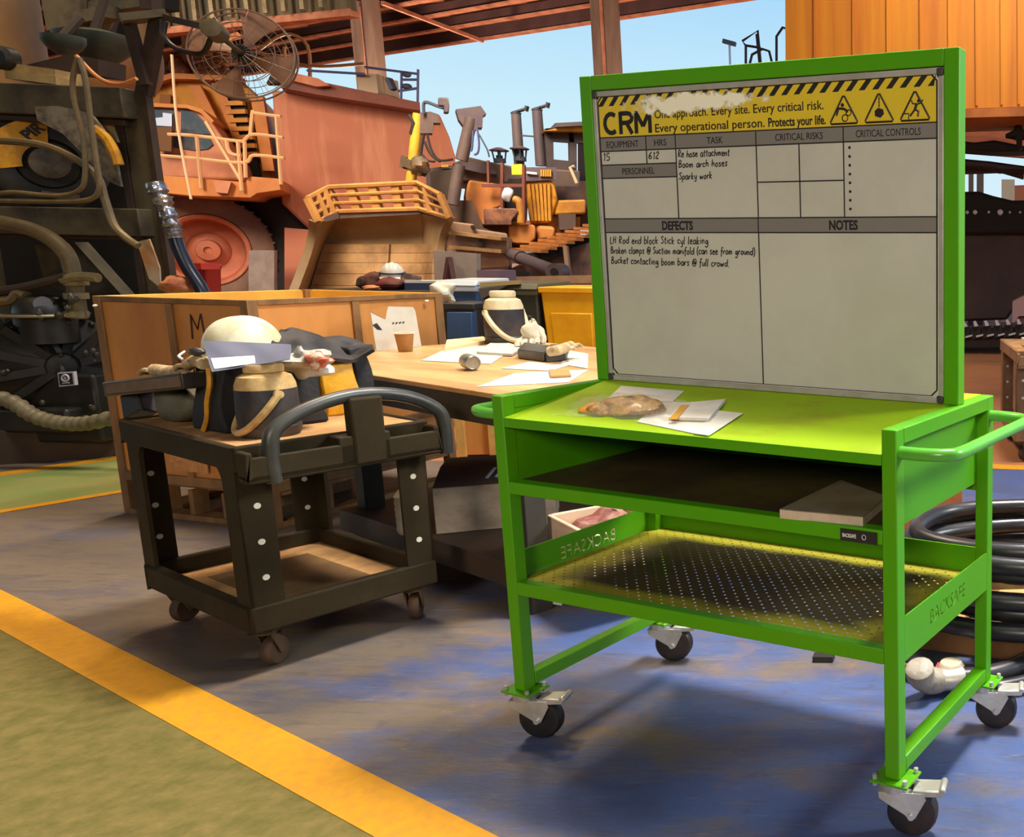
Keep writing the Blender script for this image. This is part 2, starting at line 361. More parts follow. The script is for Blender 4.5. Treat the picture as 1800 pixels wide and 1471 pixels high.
# distant edge of the next bay: stairs rail and lamp mast outside
M_dk = mat('dark grey steel', (62, 66, 78), .6)
def railing(name, lab, lines, Y, r, m=M_dk):
    p0 = at(*lines[0][0], Y); t = thing(name, lab, 'railing', p0); bb = MB()
    for ln in lines: bb.tube([at(u, v, Y) for u, v in ln], r, 6)
    bb.build('rail_tube', m, t, True); return t
lad = railing('access_ladder', 'bent dark ladder rails against the sky above the board', [[(1311, 112), (1311, 80), (1305, 72), (1332, 54), (1337, 110)], [(1311, 80), (1337, 84)], [(1318, 112), (1322, 96), (1340, 86), (1352, 90), (1357, 110)], [(1365, 110), (1365, 64), (1376, 48), (1380, 50)], [(1335, 110), (1330, 60)]], 22, .03)
b = MB()
for u_ in (1315, 1337, 1365): p_ = at(u_, 112, 22); b.tube([(p_.x, p_.y, -.05), p_], .04, 6)
b.build('support_posts', M_dk, lad, world=True)
t = thing('light_mast', 'thin distant lamp mast standing in the pale sky', 'mast', on(1284, 470, -.02)); b = MB(); q_ = at(1282, 72, 60); b.tube([(q_.x, q_.y, -.05), q_], .07, 6); b.build('mast_pole', mat('pale mast', (176, 190, 206), .6), t, True)
b = MB(); b.bar(at(1271, 72, 60), at(1293, 78, 60), .3, .25); b.build('lamp_head', M_dk, t, True)
# ================================================================== green tool trolley with whiteboard
TX, TY, YAW = -1.3816, 2.4471, -.3685
W_, D_, t_, h0 = 1.2326, .591, .0385, .149
M_gr = mat('green trolley enamel', (78, 158, 2), .42, dirt=(98, 152, 10), amt=.7, scale=2.2, lo=.4, hi=.75, spec=.35)
M_desk = mat('dusty green desk enamel', (156, 190, 0), .65, spec=.25, dirt=(150, 140, 20), amt=.75, scale=4, lo=.52, hi=.78, stretch=(1, 2, 1))
M_tube = mat('handle enamel', (96, 176, 62), .25, dirt=(80, 160, 40), amt=.6, scale=4)
M_zinc = mat('zinc plated steel', (206, 204, 196), .38, metal=.55, dirt=(172, 162, 140), amt=.6, scale=14)
M_rub = mat('black caster rubber', (26, 24, 24), .5, dirt=(84, 54, 34), amt=.5, scale=9, lo=.5, hi=.7)
M_board = mat('used whiteboard face', (204, 200, 188), .35, dirt=(188, 183, 170), amt=.7, scale=3.5, lo=.4, hi=.72)
M_alu = mat('aluminium board edge', (190, 186, 176), .4, metal=.3, dirt=(150, 142, 128), amt=.5, scale=8)
M_hy = mat('printed yellow', (226, 196, 48), .4)
M_hk = mat('printed black', (36, 30, 34), .5)
M_hg = mat('printed grey', (128, 122, 116), .5)
M_ink = mat('marker ink', (28, 26, 34), .5)
tr = thing('tool_trolley', 'bright green steel tool trolley on four casters with an upright whiteboard frame', 'trolley', (TX, TY, 0), YAW)
def gp(name, bb, m=M_gr, bevel=.003, parent=None, **k): return bb.build(name, m, parent or tr, bevel=bevel, **k)
for x in (0, W_ - t_):
    for y in (0, D_ - t_):
        gp('leg', MB().box(x, y, h0, x + t_, y + t_, 1.0))
for x in (0, W_ - t_):
    gp('top_side_rail', MB().box(x, t_, 1.0 - t_, x + t_, D_ - t_, 1.0))
    gp('bottom_side_rail', MB().box(x, t_, h0 + .006, x + t_, D_ - t_, h0 + .006 + t_))
    xi = x + (t_ - .004 if x == 0 else 0)
    gp('side_panel', MB().box(xi, t_, .752, xi + .004, D_ - t_, 1.0 - t_), bevel=0)
BY = .372; ZF, ZB = .9405, 1.0; KS = (ZB - ZF) / BY
bb = MB(); bb.hexa([(t_, .0, ZF - .004), (W_ - t_, .0, ZF - .004), (W_ - t_, BY, ZB - .004), (t_, BY, ZB - .004), (t_, 0, ZF), (W_ - t_, 0, ZF), (W_ - t_, BY, ZB), (t_, BY, ZB)])
bb.box(t_, BY, ZB - .004, W_ - t_, D_, ZB)
gp('desk_top', bb, M_desk, 0)
gp('desk_lip', MB().box(t_, -.001, .9155, W_ - t_, .003, ZF + .001), bevel=.001)
gp('middle_shelf_rail', MB().box(t_, 0, .728, W_ - t_, t_, .7634))
gp('middle_shelf_rail', MB().box(t_, D_ - t_, .728, W_ - t_, D_, .7634))
M_shelf = mat('dirty brown shelf steel', (58, 44, 26), .6, dirt=(86, 74, 30), amt=.7, scale=3)
gp('middle_shelf', MB().box(t_, t_, .757, W_ - t_, D_ - t_, .761), M_shelf, 0)
gp('back_panel', MB().box(t_, D_ - .006, .7634, W_ - t_, D_ - .002, ZB - .004), bevel=0)
gp('lower_shelf_rail', MB().box(t_, 0, .4366, W_ - t_, t_ * .8, .476))
# perforated lower shelf: real see-through holes cut by the material
def perf_material():
    m = bpy.data.materials.new('perforated oily shelf steel'); m.use_nodes = True; n = m.node_tree; L = n.links.new; b = n.nodes['Principled BSDF']; b.inputs['Roughness'].default_value = .6; b.inputs['Specular IOR Level'].default_value = .25
    tcn = n.nodes.new('ShaderNodeTexCoord'); sp = n.nodes.new('ShaderNodeSeparateXYZ'); L(tcn.outputs['Object'], sp.inputs[0])
    def ma(op, a, c=None):
        q = n.nodes.new('ShaderNodeMath'); q.operation = op
        for i, z in enumerate((a, c)):
            if z is None: continue
            if isinstance(z, (int, float)): q.inputs[i].default_value = z
            else: L(z, q.inputs[i])
        return q.outputs[0]
    P = .038
    xx = ma('DIVIDE', sp.outputs[0], P); yy = ma('DIVIDE', sp.outputs[1], P)
    a = ma('ADD', xx, yy); c = ma('SUBTRACT', xx, yy)
    fa = ma('SUBTRACT', ma('FRACT', a), .5); fc = ma('SUBTRACT', ma('FRACT', c), .5)
    dd = ma('SQRT', ma('ADD', ma('MULTIPLY', fa, fa), ma('MULTIPLY', fc, fc)))
    hole = ma('LESS_THAN', dd, .115)
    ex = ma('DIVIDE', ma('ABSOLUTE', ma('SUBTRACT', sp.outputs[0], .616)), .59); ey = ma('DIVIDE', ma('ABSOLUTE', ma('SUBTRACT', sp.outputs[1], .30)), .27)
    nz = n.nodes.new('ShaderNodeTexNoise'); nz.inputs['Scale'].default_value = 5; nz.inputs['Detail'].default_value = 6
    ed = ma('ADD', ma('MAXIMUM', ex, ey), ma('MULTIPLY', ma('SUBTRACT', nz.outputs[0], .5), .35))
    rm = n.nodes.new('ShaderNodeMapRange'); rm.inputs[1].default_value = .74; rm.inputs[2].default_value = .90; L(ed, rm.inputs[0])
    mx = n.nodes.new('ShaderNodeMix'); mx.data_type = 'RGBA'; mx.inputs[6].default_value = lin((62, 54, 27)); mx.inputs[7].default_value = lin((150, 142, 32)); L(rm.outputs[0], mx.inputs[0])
    L(mx.outputs[2], b.inputs['Base Color'])
    t = n.nodes.new('ShaderNodeBsdfTransparent'); x = n.nodes.new('ShaderNodeMixShader'); L(hole, x.inputs[0]); L(b.outputs[0], x.inputs[1]); L(t.outputs[0], x.inputs[2]); L(x.outputs[0], n.nodes['Material Output'].inputs[0])
    return m
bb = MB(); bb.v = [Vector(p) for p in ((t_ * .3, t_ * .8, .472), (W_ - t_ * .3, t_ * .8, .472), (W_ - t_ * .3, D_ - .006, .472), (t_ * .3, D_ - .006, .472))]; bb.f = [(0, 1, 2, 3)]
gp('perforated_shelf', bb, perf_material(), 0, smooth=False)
gp('shelf_back_plate', MB().box(t_, D_ - .006, .4366, W_ - t_, D_ - .002, .548), bevel=0)
def cut_plate(x0, x1, side):
    o = MB().box(x0, t_, .4366, x1, D_ - t_, .548).build('shelf_side_plate', M_gr, None, smooth=False)
    c = bpy.data.curves.new('c', 'FONT'); c.body = 'BACKSAFE'; c.size = .056; c.extrude = .02; c.resolution_u = 2; c.align_x = 'CENTER'
    k = bpy.data.objects.new('c', c); COL.objects.link(k)
    dg = bpy.context.evaluated_depsgraph_get(); me = bpy.data.meshes.new_from_object(k.evaluated_get(dg)); bpy.data.objects.remove(k)
    if side > 0: M = Matrix(((0, 0, 1, (x0 + x1) / 2), (1, 0, 0, .285), (0, 1, 0, .475), (0, 0, 0, 1)))
    else: M = Matrix(((0, 0, -1, (x0 + x1) / 2), (-1, 0, 0, .30), (0, 1, 0, .478), (0, 0, 0, 1)))
    me.transform(M @ Matrix.Diagonal((.85, 1, 1, 1)))
    bm = bmesh.new(); bm.from_mesh(me); bmesh.ops.remove_doubles(bm, verts=bm.verts, dist=1e-6); bmesh.ops.recalc_face_normals(bm, faces=bm.faces); bm.to_mesh(me); bm.free()
    k = bpy.data.objects.new('c', me); COL.objects.link(k)
    md = o.modifiers.new('b', 'BOOLEAN'); md.object = k; md.operation = 'DIFFERENCE'; md.solver = 'EXACT'
    dg = bpy.context.evaluated_depsgraph_get(); m2 = bpy.data.meshes.new_from_object(o.evaluated_get(dg))
    o.modifiers.clear(); o.data = m2; bpy.data.objects.remove(k)
    m2.materials.clear(); m2.materials.append(M_gr); o.parent = tr
    o['label'] = 'green plate with the letters BACKSAFE cut through it'
cut_plate(W_ - .005, W_ - .001, 1); cut_plate(.001, .005, -1)
for sgn, x0 in ((1, W_), (-1, 0)):
    zz = .945; ou = .125
    P = [(x0 - sgn * .004, .022, zz), (x0 + sgn * .05, .022, zz), (x0 + sgn * (ou - .02), .04, zz), (x0 + sgn * ou, .085, zz), (x0 + sgn * ou, D_ / 2, zz), (x0 + sgn * ou, D_ - .085, zz), (x0 + sgn * (ou - .02), D_ - .04, zz), (x0 + sgn * .05, D_ - .022, zz), (x0 - sgn * .004, D_ - .022, zz)]
    MB().tube(smoothpath(P, 5), .0155, 12).build('push_handle', M_tube, tr)
# board frame
bx0, bx1, bz1, ft = .004, 1.219, 1.893, .042
gp('board_frame_post', MB().box(bx0, BY, ZB, bx0 + ft, BY + ft, bz1))
gp('board_frame_post', MB().box(bx1 - ft, BY, ZB, bx1, BY + ft, bz1))
gp('board_frame_top', MB().box(bx0 + ft, BY, bz1 - ft, bx1 - ft, BY + ft, bz1))
wb = MB().box(bx0 + ft + .002, BY + .008, 1.004, bx1 - ft - .002, BY + .026, bz1 - ft - .006).build('whiteboard', M_board, tr)
wb['label'] = 'whiteboard with printed headings and marker notes'
al = MB(); ax0, ax1, az0, az1, aw = bx0 + ft + .001, bx1 - ft - .001, 1.003, bz1 - ft - .004, .014
al.box(ax0, BY + .002, az0, ax0 + aw, BY + .02, az1); al.box(ax1 - aw, BY + .002, az0, ax1, BY + .02, az1)
al.box(ax0 + aw, BY + .002, az0, ax1 - aw, BY + .02, az0 + aw); al.box(ax0 + aw, BY + .002, az1 - aw, ax1 - aw, BY + .02, az1)
al.build('edge_trim', M_alu, wb, bevel=.002)
M_cc = mat('dark plastic corner cap', (62, 58, 54), .5)
for cx_ in (ax0, ax1 - .02):
    for cz_ in (az0, az1 - .02): MB().box(cx_, BY - .001, cz_, cx_ + .02, BY + .02, cz_ + .02).build('corner_cap', M_cc, wb, bevel=.004)
yb = BY + .008
def flat(name, x0, z0, x1, z1, m, lift): return MB().box(x0, yb - lift, z0, x1, yb, z1).build(name, m, wb, smooth=False)
HX0, HX1 = .063, 1.155
bb = MB(); c_ = .014
bb.slab([(HX0, yb, 1.718), (HX1, yb, 1.718), (HX1, yb, 1.832 - c_), (HX1 - c_, yb, 1.832), (HX0 + c_, yb, 1.832), (HX0, yb, 1.832 - c_)], (0, -.0006, 0)); bb.build('header_panel', M_hy, wb, smooth=False)
bb = MB(); k = HX0
while k < HX1 - .02:
    a0, a1 = k, min(k + .0175, HX1); s_ = .022
    z0, z1 = 1.806, 1.8315
    q = [(a0, yb, z0), (a1, yb, z0), (min(a1 + s_, HX1 - .003), yb, z1), (min(a0 + s_, HX1 - .003), yb, z1)]
    bb.slab(q, (0, -.0010, 0)); k += .0395
bb.build('hazard_stripes', M_hk, wb, smooth=False)
bb = MB()
for (x0, z0, x1, z1) in ((HX0, 1.679, HX1, 1.717), (HX0, 1.602, .337, 1.640), (HX0, 1.445, HX1, 1.485)): bb.box(x0, yb - .0007, z0, x1, yb, z1)
bb.build('heading_bars', M_hg, wb, smooth=False)
bb = MB(); lw = .0016
def ln(x0, z0, x1, z1, w2=lw): bb.bar((x0, yb - .0006, z0), (x1, yb - .0006, z1), w2 * 2, .0012, up=(0, 1, 0)) if abs(z1 - z0) > 1e-6 else bb.box(x0, yb - .0012, z0 - w2, x1, yb, z0 + w2)
for x, z0, z1 in ((.232, 1.64, 1.718), (.337, 1.485, 1.718), (.610, 1.485, 1.718), (.884, 1.485, 1.718), (.747, 1.485, 1.679), (.609, 1.022, 1.485)): bb.box(x - lw, yb - .0012, z0, x + lw, yb, z1)
for x0, x1, z in ((HX0, HX1, 1.718), (HX0, HX1, 1.679), (HX0, .337, 1.640), (HX0, .337, 1.602), (HX0, HX1, 1.485), (HX0, HX1, 1.445), (.61, .884, 1.581)): bb.box(x0, yb - .0012, z - lw, x1, yb, z + lw)
pb = [(HX0 + .016, 1.021), (HX1 - .016, 1.021), (HX1, 1.037), (HX1, 1.818), (HX1 - c_, 1.832), (HX0 + c_, 1.832), (HX0, 1.818), (HX0, 1.037)]
for p, q in zip(pb, pb[1:] + pb[:1]): bb.bar((p[0], yb - .0006, p[1]), (q[0], yb - .0006, q[1]), .0040, .0012, up=(0, 1, 0) if abs(p[0] - q[0]) < 1e-6 or abs(p[1] - q[1]) > 1e-6 else (0, 0, 1))
for i in range(8): bb.lathe([(.0038, 0), (.0038, .0012)], 10, T(.902, yb, 1.664 - i * .0225) @ Rx(pi / 2))
bb.build('printed_lines', M_hk, wb, smooth=False)
def btxt(name, s, x0, x1, zc, cap, m=M_hk, bold=0.0, lift=.0012):
    M = T(0, yb - lift, 0) @ Rx(pi / 2)
    o = text_obj(name, s, cap / .70, Matrix.Identity(4), m, wb, .0003, 'LEFT', bold)
    xs = [v.co.x for v in o.data.vertices]; wd = max(xs) - min(xs)
    o.data.transform(T(x0, yb - lift, zc - cap / 2) @ Rx(pi / 2) @ Matrix.Diagonal(((x1 - x0) / wd, 1, 1, 1)) @ T(-min(xs), 0, 0)); return o
def strokes(polys, x0, z0, sx, sz, wd):
    bb = MB()
    for p in polys:
        q = [Vector((x0 + a * sx, yb - .0007, z0 + c * sz)) for a, c in p]
        for i, (m_, n_) in enumerate(zip(q, q[1:])): bb.bar(m_, n_, .0014 - .0001 * (i % 2), wd, up=(0, 0, 1)) if abs((n_ - m_).normalized().z) < .9 else bb.bar(m_, n_, wd, .0014 - .0001 * (i % 2), up=(0, 1, 0))
        for m_ in q[1:-1]: bb.lathe([(wd / 2, 0), (wd / 2, .0013)], 12, T(m_.x, yb, m_.z) @ Rx(pi / 2))
    return bb.build('lettering', M_hk, wb)
_arc = lambda cx, cz, rx, rz, a0, a1, n=10: [(cx + rx * cos(a0 + (a1 - a0) * k / n), cz + rz * sin(a0 + (a1 - a0) * k / n)) for k in range(n + 1)]
strokes([_arc(.5, .5, .42, .45, .9, 2 * pi - .9)], .080, 1.727, .058, .060, .0125)
strokes([[(.1, -.02), (.1, 1.02)], [(.1, .94), (.55, .94)] + _arc(.55, .72, .34, .22, pi / 2, -pi / 2, 6) + [(.1, .5)], [(.5, .5), (.86, -.02)]], .138, 1.727, .054, .060, .0125)
strokes([[(.1, -.02), (.1, 1.02)], [(.1, .98), (.5, .3)], [(.5, .3), (.9, .98)], [(.9, 1.02), (.9, -.02)]], .194, 1.727, .062, .060, .0125)
btxt('lettering', 'One approach. Every site. Every critical risk.', .268, .826, 1.776, .023, bold=.0002)
btxt('lettering', 'Every operational person.', .268, .640, 1.738, .023, bold=.0002)
btxt('lettering', 'Protects your life.', .652, .832, 1.738, .023, bold=.0007)
for s, x0, x1, z in (('EQUIPMENT', .087, .205, 1.698), ('HRS', .262, .305, 1.698), ('TASK', .446, .500, 1.698), ('CRITICAL RISKS', .673, .822, 1.698), ('CRITICAL CONTROLS', .922, 1.110, 1.698), ('PERSONNEL', .140, .258, 1.621)):
    btxt('lettering', s, x0, x1, z, .018, bold=0)
btxt('lettering', 'DEFECTS', .276, .386, 1.465, .024, bold=.0012); btxt('lettering', 'NOTES', .836, .924, 1.465, .024, bold=.0012)
# hazard pictograms
for i, (cx_, cz_) in enumerate(((.887, 1.752), (.991, 1.752), (1.094, 1.752))):
    bb = MB(); s_ = .043; yy = yb - .0012
    tri = [(cx_ - s_, cz_ - .027), (cx_ + s_, cz_ - .027), (cx_, cz_ + .046)]
    path = []
    for k in range(3):
        a, b2, c2 = Vector(tri[k - 1]), Vector(tri[k]), Vector(tri[(k + 1) % 3])
        for f in (.16, .06): path.append(b2 + (a - b2) * f)
        for f in (.06, .16): path.append(b2 + (c2 - b2) * f)
    bb.tube([(p.x, yy + .0006, p.y) for p in path], .0027, 6, closed=True)
    pt = lambda pts, r=.0022: bb.tube([(cx_ + x, yy + .0006, cz_ + z) for x, z in pts], r, 6)
    dk = lambda x, z, r: bb.lathe([(r, 0), (r, .0012)], 12, T(cx_ + x, yb, cz_ + z) @ Rx(pi / 2))
    ring = lambda x, z, r: bb.tube([(cx_ + x + r * cos(a * pi / 6), yy + .0006, cz_ + z + r * sin(a * pi / 6)) for a in range(12)], .0016, 5, closed=True)
    if i == 0:
        dk(-.004, .020, .005); pt([(-.024, .004), (-.014, .012), (.002, .010), (.012, .002)], .0034); ring(.003, -.013, .0085); ring(.014, .000, .0075); pt([(-.016, .010), (-.022, -.006)], .003)
    elif i == 1:
        pt([(0, .036), (0, .008)], .0012)
        for z_ in (.03, .022, .014): dk(0, z_, .0022)
        bb.prism([(-.012, -.012), (.004, -.017), (.014, -.008), (.012, .004), (-.003, .008), (-.013, .001)], 0, .0012, T(cx_, yb, cz_) @ Rx(pi / 2))
    else:
        dk(.010, .020, .0045); pt([(.006, .014), (.000, .000)], .0038); pt([(.004, .012), (-.007, .014), (-.010, .022)], .002); pt([(.006, .012), (.016, .014), (.022, .022)], .002)
        pt([(.000, .000), (.010, -.006), (.008, -.018)], .0028); pt([(.000, .000), (-.008, -.010), (-.014, -.016)], .0028); pt([(-.036, -.010), (-.018, -.010), (-.018, -.025)], .0017)
    bb.build('hazard_pictogram', M_hk, wb)
# worn, scrubbed white patch over the heading
def worn_material():
    m = bpy.data.materials.new('scrubbed white wear'); m.use_nodes = True; n = m.node_tree; L = n.links.new; b = n.nodes['Principled BSDF']
    b.inputs['Base Color'].default_value = lin((255, 250, 224)); b.inputs['Roughness'].default_value = .4
    tcn = n.nodes.new('ShaderNodeTexCoord'); sp = n.nodes.new('ShaderNodeSeparateXYZ'); L(tcn.outputs['Object'], sp.inputs[0])
    nz = n.nodes.new('ShaderNodeTexNoise'); nz.inputs['Scale'].default_value = 30; nz.inputs['Detail'].default_value = 6; mp = n.nodes.new('ShaderNodeMapping'); mp.inputs['Scale'].default_value = (1, 1, 1.2); L(tcn.outputs['Object'], mp.inputs[0]); L(mp.outputs[0], nz.inputs['Vector'])
    def ma(op, a, c=None):
        q = n.nodes.new('ShaderNodeMath'); q.operation = op
        for i, z in enumerate((a, c)):
            if z is None: continue
            if isinstance(z, (int, float)): q.inputs[i].default_value = z
            else: L(z, q.inputs[i])
        return q.outputs[0]
    ex = ma('DIVIDE', ma('ABSOLUTE', ma('SUBTRACT', sp.outputs[0], .40)), .25); ez = ma('DIVIDE', ma('ABSOLUTE', ma('SUBTRACT', sp.outputs[2], 1.802)), .028)
    dd = ma('SUBTRACT', 1.0, ma('SQRT', ma('ADD', ma('MULTIPLY', ex, ex), ma('MULTIPLY', ez, ez))))
    v = ma('ADD', dd, ma('MULTIPLY', ma('SUBTRACT', nz.outputs[0], .5), 2.2))
    rm = n.nodes.new('ShaderNodeMapRange'); rm.inputs[1].default_value = 0; rm.inputs[2].default_value = .35; L(v, rm.inputs[0])
    t = n.nodes.new('ShaderNodeBsdfTransparent'); x = n.nodes.new('ShaderNodeMixShader'); L(rm.outputs[0], x.inputs[0]); L(t.outputs[0], x.inputs[1]); L(b.outputs[0], x.inputs[2]); L(x.outputs[0], n.nodes['Material Output'].inputs[0])
    return m
bb = MB(); bb.v = [Vector(p) for p in ((.10, yb - .0019, 1.765), (.70, yb - .0019, 1.765), (.70, yb - .0019, 1.838), (.10, yb - .0019, 1.838))]; bb.f = [(0, 1, 2, 3)]
bb.build('worn_patch', worn_material(), wb, smooth=False)
# marker handwriting: little stroke alphabet
GL = {
'a': (.55, [[(.5, .5), (.2, .55), (.05, .3), (.15, .02), (.38, .08), (.5, .5), (.5, .1), (.6, 0)]]), 'b': (.5, [[(.08, 1), (.05, 0), (.3, 0), (.45, .25), (.35, .5), (.08, .4)]]),
'c': (.45, [[(.42, .45), (.2, .55), (.04, .3), (.15, .03), (.42, .08)]]), 'd': (.55, [[(.45, .45), (.2, .5), (.05, .25), (.2, 0), (.45, .15), (.5, 1), (.5, 0)]]),
'e': (.48, [[(.06, .3), (.4, .34), (.3, .55), (.08, .45), (.06, .12), (.25, 0), (.45, .1)]]), 'f': (.4, [[(.42, .95), (.25, 1), (.18, .7), (.15, -.3)], [(.02, .5), (.36, .52)]]),
'g': (.52, [[(.46, .45), (.2, .52), (.06, .25), (.25, .05), (.46, .4), (.44, -.25), (.2, -.4), (.05, -.25)]]), 'h': (.5, [[(.08, 1), (.06, 0), (.1, .35), (.3, .5), (.42, .35), (.42, 0)]]),
'i': (.2, [[(.1, .5), (.1, 0)], [(.1, .72), (.11, .76)]]), 'k': (.48, [[(.08, 1), (.06, 0)], [(.4, .5), (.1, .25), (.44, 0)]]), 'l': (.2, [[(.08, 1), (.08, 0), (.16, 0)]]),
'm': (.72, [[(.05, .5), (.06, 0), (.1, .4), (.25, .5), (.33, .3), (.33, 0), (.36, .38), (.52, .5), (.62, .3), (.64, 0)]]), 'n': (.5, [[(.05, .5), (.06, 0), (.1, .38), (.28, .5), (.4, .35), (.42, 0)]]),
'o': (.5, [[(.25, .52), (.06, .35), (.1, .06), (.3, 0), (.45, .22), (.38, .46), (.22, .52)]]), 'p': (.5, [[(.06, .5), (.04, -.4)], [(.06, .42), (.3, .52), (.44, .28), (.28, .02), (.06, .1)]]),
'r': (.38, [[(.06, .5), (.06, 0), (.1, .36), (.25, .5), (.36, .44)]]), 's': (.42, [[(.38, .46), (.2, .54), (.08, .42), (.34, .16), (.25, 0), (.04, .05)]]), 't': (.36, [[(.18, .9), (.16, .05), (.3, 0)], [(.02, .58), (.34, .6)]]),
'u': (.5, [[(.06, .5), (.08, .1), (.25, 0), (.42, .2), (.43, .5), (.44, 0)]]), 'w': (.66, [[(.04, .5), (.14, 0), (.3, .4), (.44, 0), (.6, .52)]]), 'y': (.48, [[(.05, .5), (.12, .12), (.38, .1), (.42, .5), (.36, -.3), (.12, -.38)]]),
'R': (.58, [[(.08, 0), (.1, .95), (.4, .9), (.42, .6), (.1, .48), (.5, 0)]]), 'B': (.56, [[(.08, 0), (.1, .95), (.38, .9), (.36, .58), (.1, .5), (.46, .4), (.44, .06), (.08, 0)]]), 'S': (.5, [[(.44, .85), (.22, .95), (.08, .75), (.4, .35), (.3, .03), (.04, .1)]]),
'L': (.45, [[(.08, .95), (.06, 0), (.42, .02)]]), 'H': (.58, [[(.08, .95), (.06, 0)], [(.5, .95), (.48, 0)], [(.06, .48), (.5, .5)]]), '1': (.3, [[(.08, .75), (.2, .95), (.18, 0)]]), '5': (.5, [[(.42, .92), (.1, .92), (.08, .55), (.4, .45), (.38, .05), (.06, .04)]]),
'6': (.5, [[(.4, .92), (.12, .6), (.06, .15), (.28, 0), (.42, .22), (.28, .42), (.08, .28)]]), '2': (.5, [[(.08, .75), (.25, .95), (.42, .75), (.06, .02), (.46, .04)]]),
'@': (.75, [[(.5, .5), (.3, .6), (.2, .35), (.35, .2), (.5, .5), (.55, .2), (.7, .3), (.66, .75), (.35, .92), (.06, .6), (.1, .1), (.4, -.08), (.66, .05)]]), '(': (.3, [[(.26, 1.05), (.08, .6), (.1, .1), (.26, -.25)]]), ')': (.3, [[(.06, 1.05), (.24, .6), (.22, .1), (.06, -.25)]]), '.': (.2, [[(.08, .02), (.1, -.06)]]), ' ': (.36, []),
}
def scribble(s, x0, x1, z, hgt, slope=0.0):
    adv = sum(GL[c][0] + .1 for c in s); k = (x1 - x0) / adv; x = x0; bb = MB()
    for c in s:
        w0, st = GL[c]; dz = RND.uniform(-.05, .05)
        for p in st:
            q = [(x + (a + .12 * b2) * k + RND.uniform(-.02, .02) * k, yb - .0006, z + slope * (x - x0) + (b2 + dz) * hgt + RND.uniform(-.02, .02) * hgt) for a, b2 in p]
            bb.tube(smoothpath(q, 3) if len(q) > 2 else q, .00155, 4)
        x += (w0 + .1) * k
    return bb.build('handwriting', M_ink, wb)
scribble('15', .070, .098, 1.653, .022); scribble('612', .238, .278, 1.653, .020)
scribble('Re hose attachment', .344, .522, 1.655, .019); scribble('Boom arch hoses', .344, .514, 1.627, .019); scribble('Sparky work', .344, .460, 1.594, .019)
scribble('LH Rod end block Stick cyl leaking', .078, .438, 1.413, .021); scribble('Broken clamps @ Suction manifold (can see from ground)', .078, .596, 1.384, .020); scribble('Bucket contacting boom bars @ full crowd.', .078, .508, 1.355, .020, -.012)
# maker's plate on the middle rail
mp_ = MB().box(1.085, -.0025, .728, 1.182, .0, .757).build('maker_plate', M_hk, tr, smooth=False); mp_['label'] = 'small black plate with faded white lettering'
o = text_obj('lettering', 'BACKSAFE', .0125, T(1.091, -.0029, .738) @ Rx(pi / 2), mat('white print', (225, 225, 220), .5), mp_, .0002, bold=.0003, sxx=.62)
bb = MB(); bb.tube([(1.148 + .005 * cos(a * pi / 6), -.0027, .7425 + .006 * sin(a * pi / 6)) for a in range(12)], .0008, 5, closed=True); bb.build('ring_mark', MATS['white print'], mp_)
# casters
def caster(x, y, ang):
    R_ = .0615
    pl_ = MB(); pl_.box(x - .05, y - .04, h0 - .006, x + .05, y + .04, h0)
    M = T(x, y, 0) @ Rz(ang)
    fk = MB()
    fk.lathe([(.034, h0 - .03), (.036, h0 - .006)], 20, M)
    for s_ in (-1, 1):
        yy = s_ * .026
        poly = [(-.038, h0 - .028), (.07, h0 - .028), (.078, h0 - .045), (.052, .055), (.036, .05), (.028, .062), (-.036, h0 - .045)]
        fk.prism(poly, yy - .0018, yy + .0018, M @ Rx(pi / 2))
    fk.box(-.038, -.028, h0 - .031, .075, .028, h0 - .027, M)
    ax = M @ Vector((.042, -.034, R_)), M @ Vector((.042, .034, R_)); fk.cyl(ax[0], ax[1], .009, None, 10)
    f = fk.build('caster', M_zinc, tr, bevel=.0015)
    wl = MB(); wl.lathe([(.018, -.017), (.046, -.019), (.056, -.017), (R_, -.010), (R_ + .0005, 0), (R_, .010), (.056, .017), (.046, .019), (.018, .017)], 32, M @ T(.042, 0, R_) @ Rx(pi / 2)); wl.build('wheel', M_rub, f)
    pl_.build('mounting_plate', M_gr, f, bevel=.001)
    for a, b2 in ((-.04, -.03), (.04, -.03), (-.04, .03), (.04, .03)): MB().cyl((x + a, y + b2, h0 - .016), (x + a, y + b2, h0 + .012), .006, None, 6).build('plate_bolt', M_zinc, f)
    pd = MB(); pd.hexa([(.045, -.027, h0 - .040), (.118, -.027, h0 - .036), (.118, .027, h0 - .036), (.045, .027, h0 - .040), (.045, -.027, h0 - .022), (.118, -.027, h0 - .020), (.118, .027, h0 - .020), (.045, .027, h0 - .022)], M)
    pd.cyl(M @ Vector((.116, -.027, h0 - .022)), M @ Vector((.116, .027, h0 - .022)), .009, None, 8)
    pd.build('brake_pedal', M_zinc, f, bevel=.003)
for x, y, a in ((t_ / 2, t_ / 2, .34), (W_ - t_ / 2, t_ / 2, .30), (W_ - t_ / 2, D_ - t_ / 2, .34), (t_ / 2, D_ - t_ / 2, .42)): caster(x, y, a)

